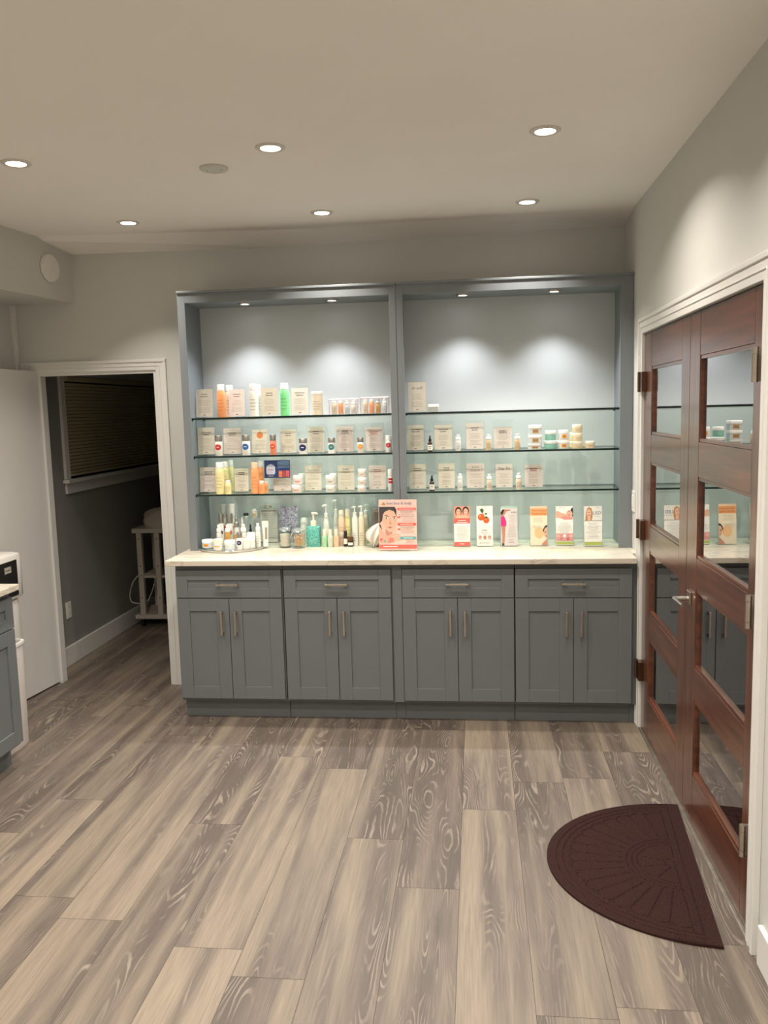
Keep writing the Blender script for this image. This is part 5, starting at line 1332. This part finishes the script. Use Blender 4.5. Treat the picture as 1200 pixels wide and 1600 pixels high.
# portrait, left half
a.poly([(0.01, 0.86), (0.44, 0.86), (0.47, 0.83), (0.48, 0.55), (0.46, 0.30), (0.01, 0.30)], ink('portrait_ground', (238, 186, 168)))
a.poly([(0.01, 0.86), (0.42, 0.86), (0.47, 0.80), (0.47, 0.66), (0.42, 0.74), (0.30, 0.79), (0.18, 0.76), (0.11, 0.66), (0.09, 0.58), (0.01, 0.52)], HAIR)
a.poly([(0.01, 0.52), (0.05, 0.50), (0.09, 0.40), (0.02, 0.46)], HAIR)
a.poly([(0.11, 0.70), (0.16, 0.76), (0.28, 0.80), (0.40, 0.77), (0.46, 0.69), (0.47, 0.56), (0.44, 0.45), (0.36, 0.36), (0.27, 0.36), (0.18, 0.42), (0.12, 0.52), (0.10, 0.62)], SKIN)
a.poly([(0.18, 0.42), (0.27, 0.36), (0.36, 0.36), (0.34, 0.32), (0.22, 0.28), (0.17, 0.33)], SKIN2)
a.poly([(0.15, 0.68), (0.19, 0.695), (0.27, 0.67), (0.26, 0.66), (0.19, 0.68)], HAIR); a.poly([(0.36, 0.66), (0.44, 0.67), (0.46, 0.66), (0.44, 0.655), (0.37, 0.65)], HAIR)
a.ell(0.20, 0.635, 0.045, 0.014, WHT); a.ell(0.20, 0.635, 0.022, 0.014, HAIR); a.ell(0.41, 0.63, 0.042, 0.013, WHT); a.ell(0.41, 0.63, 0.02, 0.013, HAIR)
a.poly([(0.30, 0.62), (0.33, 0.53), (0.35, 0.52), (0.30, 0.515), (0.26, 0.525), (0.29, 0.54)], SKIN2)
a.poly([(0.23, 0.455), (0.29, 0.47), (0.36, 0.455), (0.30, 0.435)], LIP)
a.poly([(0.01, 0.44), (0.10, 0.36), (0.19, 0.28), (0.46, 0.32), (0.56, 0.30), (0.40, 0.20), (0.30, 0.145), (0.01, 0.145)], ink('shoulder', (232, 160, 140)))
for q in range(4): a.poly([(0.32 + 0.05 * q, 0.25 - 0.02 * q), (0.50 + 0.02 * q, 0.325 - 0.035 * q), (0.52 + 0.02 * q, 0.315 - 0.035 * q), (0.36 + 0.05 * q, 0.23 - 0.02 * q)], SKIN)
# header and blocks
a.poly([(0.06, 0.90), (0.12, 0.955), (0.18, 0.90)], GOLD); a.poly([(0.10, 0.90), (0.145, 0.945), (0.19, 0.90)], ink('gold_dark', (166, 128, 60)))
a.text('best face & body', 0.54, 0.928, 0.078, BLU, 0.66)
a.rect(0.50, 0.79, 0.98, 0.835, RED); a.lines(0.74, 0.806, 0.40, 1, 0.01, WHT, 2, 0.003)
a.lines(0.74, 0.755, 0.46, 4, 0.028, DKG, 3); a.lines(0.78, 0.645, 0.34, 4, 0.026, GRY, 4); a.rect(0.49, 0.64, 0.57, 0.665, RED)
a.rect(0.50, 0.49, 0.98, 0.535, ORG); a.lines(0.74, 0.506, 0.40, 1, 0.01, WHT, 5, 0.003)
a.lines(0.76, 0.455, 0.40, 5, 0.028, DKG, 6); a.rect(0.50, 0.40, 0.57, 0.425, ORG)
a.rect(0.56, 0.215, 0.98, 0.265, TEA); a.lines(0.77, 0.233, 0.34, 1, 0.01, WHT, 7, 0.003)
a.ell(0.06, 0.21, 0.032, 0.026, RED); a.ell(0.16, 0.175, 0.028, 0.022, TEA); a.lines(0.33, 0.23, 0.2, 4, 0.024, RED, 8, 0.003); a.lines(0.82, 0.19, 0.28, 3, 0.022, RED, 9)
a.rect(0.0, 0.035, 1.0, 0.105, RED); a.lines(0.30, 0.062, 0.5, 1, 0.01, WHT, 11, 0.0045)
m.xform(TL); m.build('poster_sheet', t)

def face_art(a, u, v, s, hair, skin=SKIN, k=0.5, tilt=0.0):
    """small printed portrait centred at u, v; s is half the head height (in sheet heights)"""
    a.ell(u, v + s * 0.15, s * 1.02 / k * 1.0, s * 1.12, hair, rot=tilt); a.ell(u, v - s * 0.1, s * 0.72 / k, s * 0.88, skin, rot=tilt)
    for d in (-1, 1): a.ell(u + d * s * 0.3 / k, v + s * 0.05, s * 0.13 / k, s * 0.07, HAIR)
    a.ell(u, v - s * 0.55, s * 0.22 / k, s * 0.07, LIP)
def brochure(key, label, paint):
    x, y, z, w, h = MI[key]
    t = thing('brochure_holder', label, 'brochure', (x, y, z), 0, 'brochures in clear holders on the right counter'); TL = Matrix.Rotation(math.radians(-7), 4, 'X')
    m = MB(); m.box(-w / 2, w / 2, 0.018, 0.020, 0, h * 0.98, ACRYL); m.box(-w / 2, w / 2, -0.0032, -0.0014, 0, h * 0.5, ACRYL); m.box(-w / 2, -w / 2 + 0.0016, -0.0032, 0.020, 0, h * 0.5, ACRYL); m.box(w / 2 - 0.0016, w / 2, -0.0032, 0.020, 0, h * 0.5, ACRYL); m.xform(Matrix.Translation((0, 0, 0.0045)) @ TL); m.box(-w / 2, w / 2, -0.0032, 0.06, 0, 0.002, ACRYL); m.build('clear_holder', t)
    pw = w * 0.92
    m = MB(); m.box(-pw / 2, pw / 2, 0.0002, 0.012, 0.003, h, WHT); a = Art(m, pw, h - 0.003, 0.003, -0.0001); paint(a); m.xform(Matrix.Translation((0, 0, 0.0025)) @ TL); m.build('leaflet', t)
def b_red(a):
    a.rect(0, 0.57, 1, 1, ink('coral_pink', (244, 150, 124))); a.rect(0, 0.57, 1, 0.70, RED)
    face_art(a, 0.28, 0.86, 0.10, HAIR); face_art(a, 0.74, 0.87, 0.10, HAIR); a.poly([(0.06, 0.70), (0.2, 0.77), (0.4, 0.77), (0.62, 0.78), (0.85, 0.77), (0.96, 0.70)], SKIN)
    a.lines(0.5, 0.635, 0.8, 2, 0.05, WHT, 1, 0.004); a.lines(0.5, 0.50, 0.82, 10, 0.036, GRY, 2); a.rect(0, 0.0, 1, 0.10, RED); a.lines(0.5, 0.045, 0.5, 1, 0.02, WHT, 3, 0.003)
def b_fruit(a):
    a.ell(0.28, 0.72, 0.21, 0.085, FRUIT); a.ell(0.60, 0.645, 0.19, 0.08, FRUIT); a.ell(0.22, 0.745, 0.07, 0.025, ORB); a.ell(0.56, 0.665, 0.06, 0.022, ORB)
    a.poly([(0.10, 0.96), (0.30, 0.86), (0.48, 0.78), (0.50, 0.765), (0.30, 0.84)], DKG); a.poly([(0.22, 0.92), (0.36, 0.94), (0.44, 0.90), (0.42, 0.84), (0.34, 0.83), (0.26, 0.87)], GRN); a.ell(0.58, 0.80, 0.06, 0.02, GRN); a.ell(0.58, 0.715, 0.09, 0.02, GRN)
    a.lines(0.5, 0.385, 0.5, 1, 0.03, DKG, 4, 0.003); a.lines(0.5, 0.345, 0.7, 3, 0.03, GRY, 5)
    for q in range(3): face_art(a, 0.21 + 0.29 * q, 0.20, 0.045, LIP, SKIN2 if q % 2 else SKIN)
    a.lines(0.5, 0.085, 0.6, 2, 0.03, GRY, 6); a.poly([(0.14, 0.05), (0.22, 0.09), (0.24, 0.06)], LIME)
def b_dancer(a):
    a.rect(0, 0, 1, 1, ink('pale_mauve', (226, 214, 212))); a.rect(0, 0.95, 1, 1, ink('pale_teal', (176, 208, 192)))
    a.poly([(0.0, 0.86), (0.18, 0.92), (0.30, 0.92), (0.62, 0.905), (0.60, 0.89), (0.36, 0.87), (0.22, 0.78), (0.0, 0.70)], SKIN2); a.poly([(0.0, 0.84), (0.10, 0.92), (0.22, 0.91), (0.16, 0.84), (0.08, 0.78), (0.0, 0.80)], HAIR)
    a.poly([(0.0, 0.72), (0.18, 0.76), (0.26, 0.70), (0.34, 0.60), (0.32, 0.49), (0.0, 0.49)], MAG); a.poly([(0.03, 0.49), (0.28, 0.49), (0.22, 0.12), (0.18, 0.02), (0.06, 0.02), (0.08, 0.25)], SKIN2); a.rect(0.05, 0.0, 0.2, 0.06, DKG)
    a.text('BODY', 0.80, 0.84, 0.05, DKG, 0.36); a.lines(0.66, 0.76, 0.5, 15, 0.038, GRY, 7); a.lines(0.62, 0.14, 0.5, 3, 0.03, BLU, 8)
def b_lift(a):
    a.rect(0, 0, 1, 1, ink('cream_sheet', (240, 226, 200))); a.rect(0, 0.76, 1, 1, ORB); a.rect(0, 0.94, 1, 1, PEACHI)
    a.text('Micro-Current', 0.52, 0.885, 0.07, ink('rust', (176, 92, 50)), 0.84); a.text('Muscle Lifting', 0.52, 0.81, 0.07, ink('rust', (176, 92, 50)), 0.84)
    a.lines(0.45, 0.70, 0.7, 4, 0.035, GRY, 9); a.lines(0.4, 0.5, 0.6, 3, 0.035, GRY, 10)
    a.ell(0.52, 0.32, 0.28, 0.14, ink('glow_peach', (246, 196, 142))); a.poly([(1.0, 0.52), (0.88, 0.50), (0.78, 0.44), (0.74, 0.38), (0.76, 0.34), (1.0, 0.40)], HAIR)
    a.poly([(1.0, 0.47), (0.86, 0.44), (0.79, 0.36), (0.80, 0.28), (0.86, 0.22), (0.96, 0.18), (1.0, 0.18)], SKIN); a.ell(0.88, 0.34, 0.05, 0.012, HAIR); a.ell(0.93, 0.24, 0.05, 0.012, LIP); a.poly([(1.0, 0.18), (0.92, 0.14), (0.70, 0.05), (0.66, 0.0), (1.0, 0.0)], SKIN2)
def b_massage(a):
    a.rect(0, 0, 1, 1, WHT); a.lines(0.4, 0.955, 0.5, 1, 0.02, GRY, 12); a.poly([(0.0, 0.86), (0.12, 0.88), (0.30, 0.83), (0.55, 0.80), (1.0, 0.80), (1.0, 0.66), (0.5, 0.65), (0.2, 0.70), (0.0, 0.70)], SKIN)
    a.poly([(0.86, 0.90), (0.94, 0.96), (1.0, 0.96), (1.0, 0.72), (0.93, 0.76)], HAIR); a.ell(0.80, 0.81, 0.17, 0.085, SKIN, rot=0.5); a.ell(0.78, 0.87, 0.02, 0.02, HAIR); a.ell(0.76, 0.77, 0.05, 0.012, LIP); a.poly([(0.3, 0.72), (0.55, 0.745), (0.95, 0.70), (0.95, 0.66), (0.5, 0.66)], ROSE)
    a.lines(0.5, 0.56, 0.8, 8, 0.034, GRY, 13); a.rect(0, 0.11, 1, 0.30, ROSE)
    for q in range(5): a.ell(0.12 + 0.19 * q, 0.20 + 0.04 * (-1) ** q, 0.085, 0.04, (ink('petal', (236, 184, 178)), SKIN2, WHT, LIP, ink('petal', (236, 184, 178)))[q])
    a.rect(0, 0.02, 1, 0.09, LIME)
def b_led(a):
    a.rect(0, 0, 1, 1, WHT); a.rect(0, 0.64, 1, 1, ink('led_head', (226, 224, 216)))
    a.poly([(0.06, 0.64), (0.10, 0.84), (0.18, 0.95), (0.30, 0.98), (0.42, 0.94), (0.48, 0.84), (0.47, 0.72), (0.42, 0.64)], BLOND); a.ell(0.27, 0.83, 0.125, 0.10, SKIN); a.poly([(0.18, 0.64), (0.2, 0.76), (0.34, 0.76), (0.37, 0.64)], SKIN)
    for d in (-1, 1): a.ell(0.27 + d * 0.05, 0.845, 0.022, 0.008, HAIR)
    a.ell(0.27, 0.775, 0.04, 0.010, LIP)
    a.text('LED', 0.72, 0.83, 0.13, BLU, 0.44); a.lines(0.74, 0.95, 0.3, 1, 0.02, GRY, 14); a.lines(0.72, 0.74, 0.35, 1, 0.02, GRY, 15)
    a.rect(0, 0.625, 1, 0.64, GRY); a.lines(0.5, 0.57, 0.84, 11, 0.038, GRY, 16); a.rect(0, 0.02, 1, 0.10, LIME)
brochure('red', 'coral brochure with two faces, first from the poster', b_red)
brochure('fruit', 'white brochure with two orange fruits', b_fruit)
brochure('dancer', 'pale brochure with a dancer in magenta', b_dancer)
brochure('lift', 'orange topped Micro-Current Muscle Lifting brochure', b_lift)
brochure('massage', 'white brochure with a reclining massage portrait and lime foot', b_massage)
brochure('led', 'white LED brochure with blond woman, nearest the wooden doors', b_led)
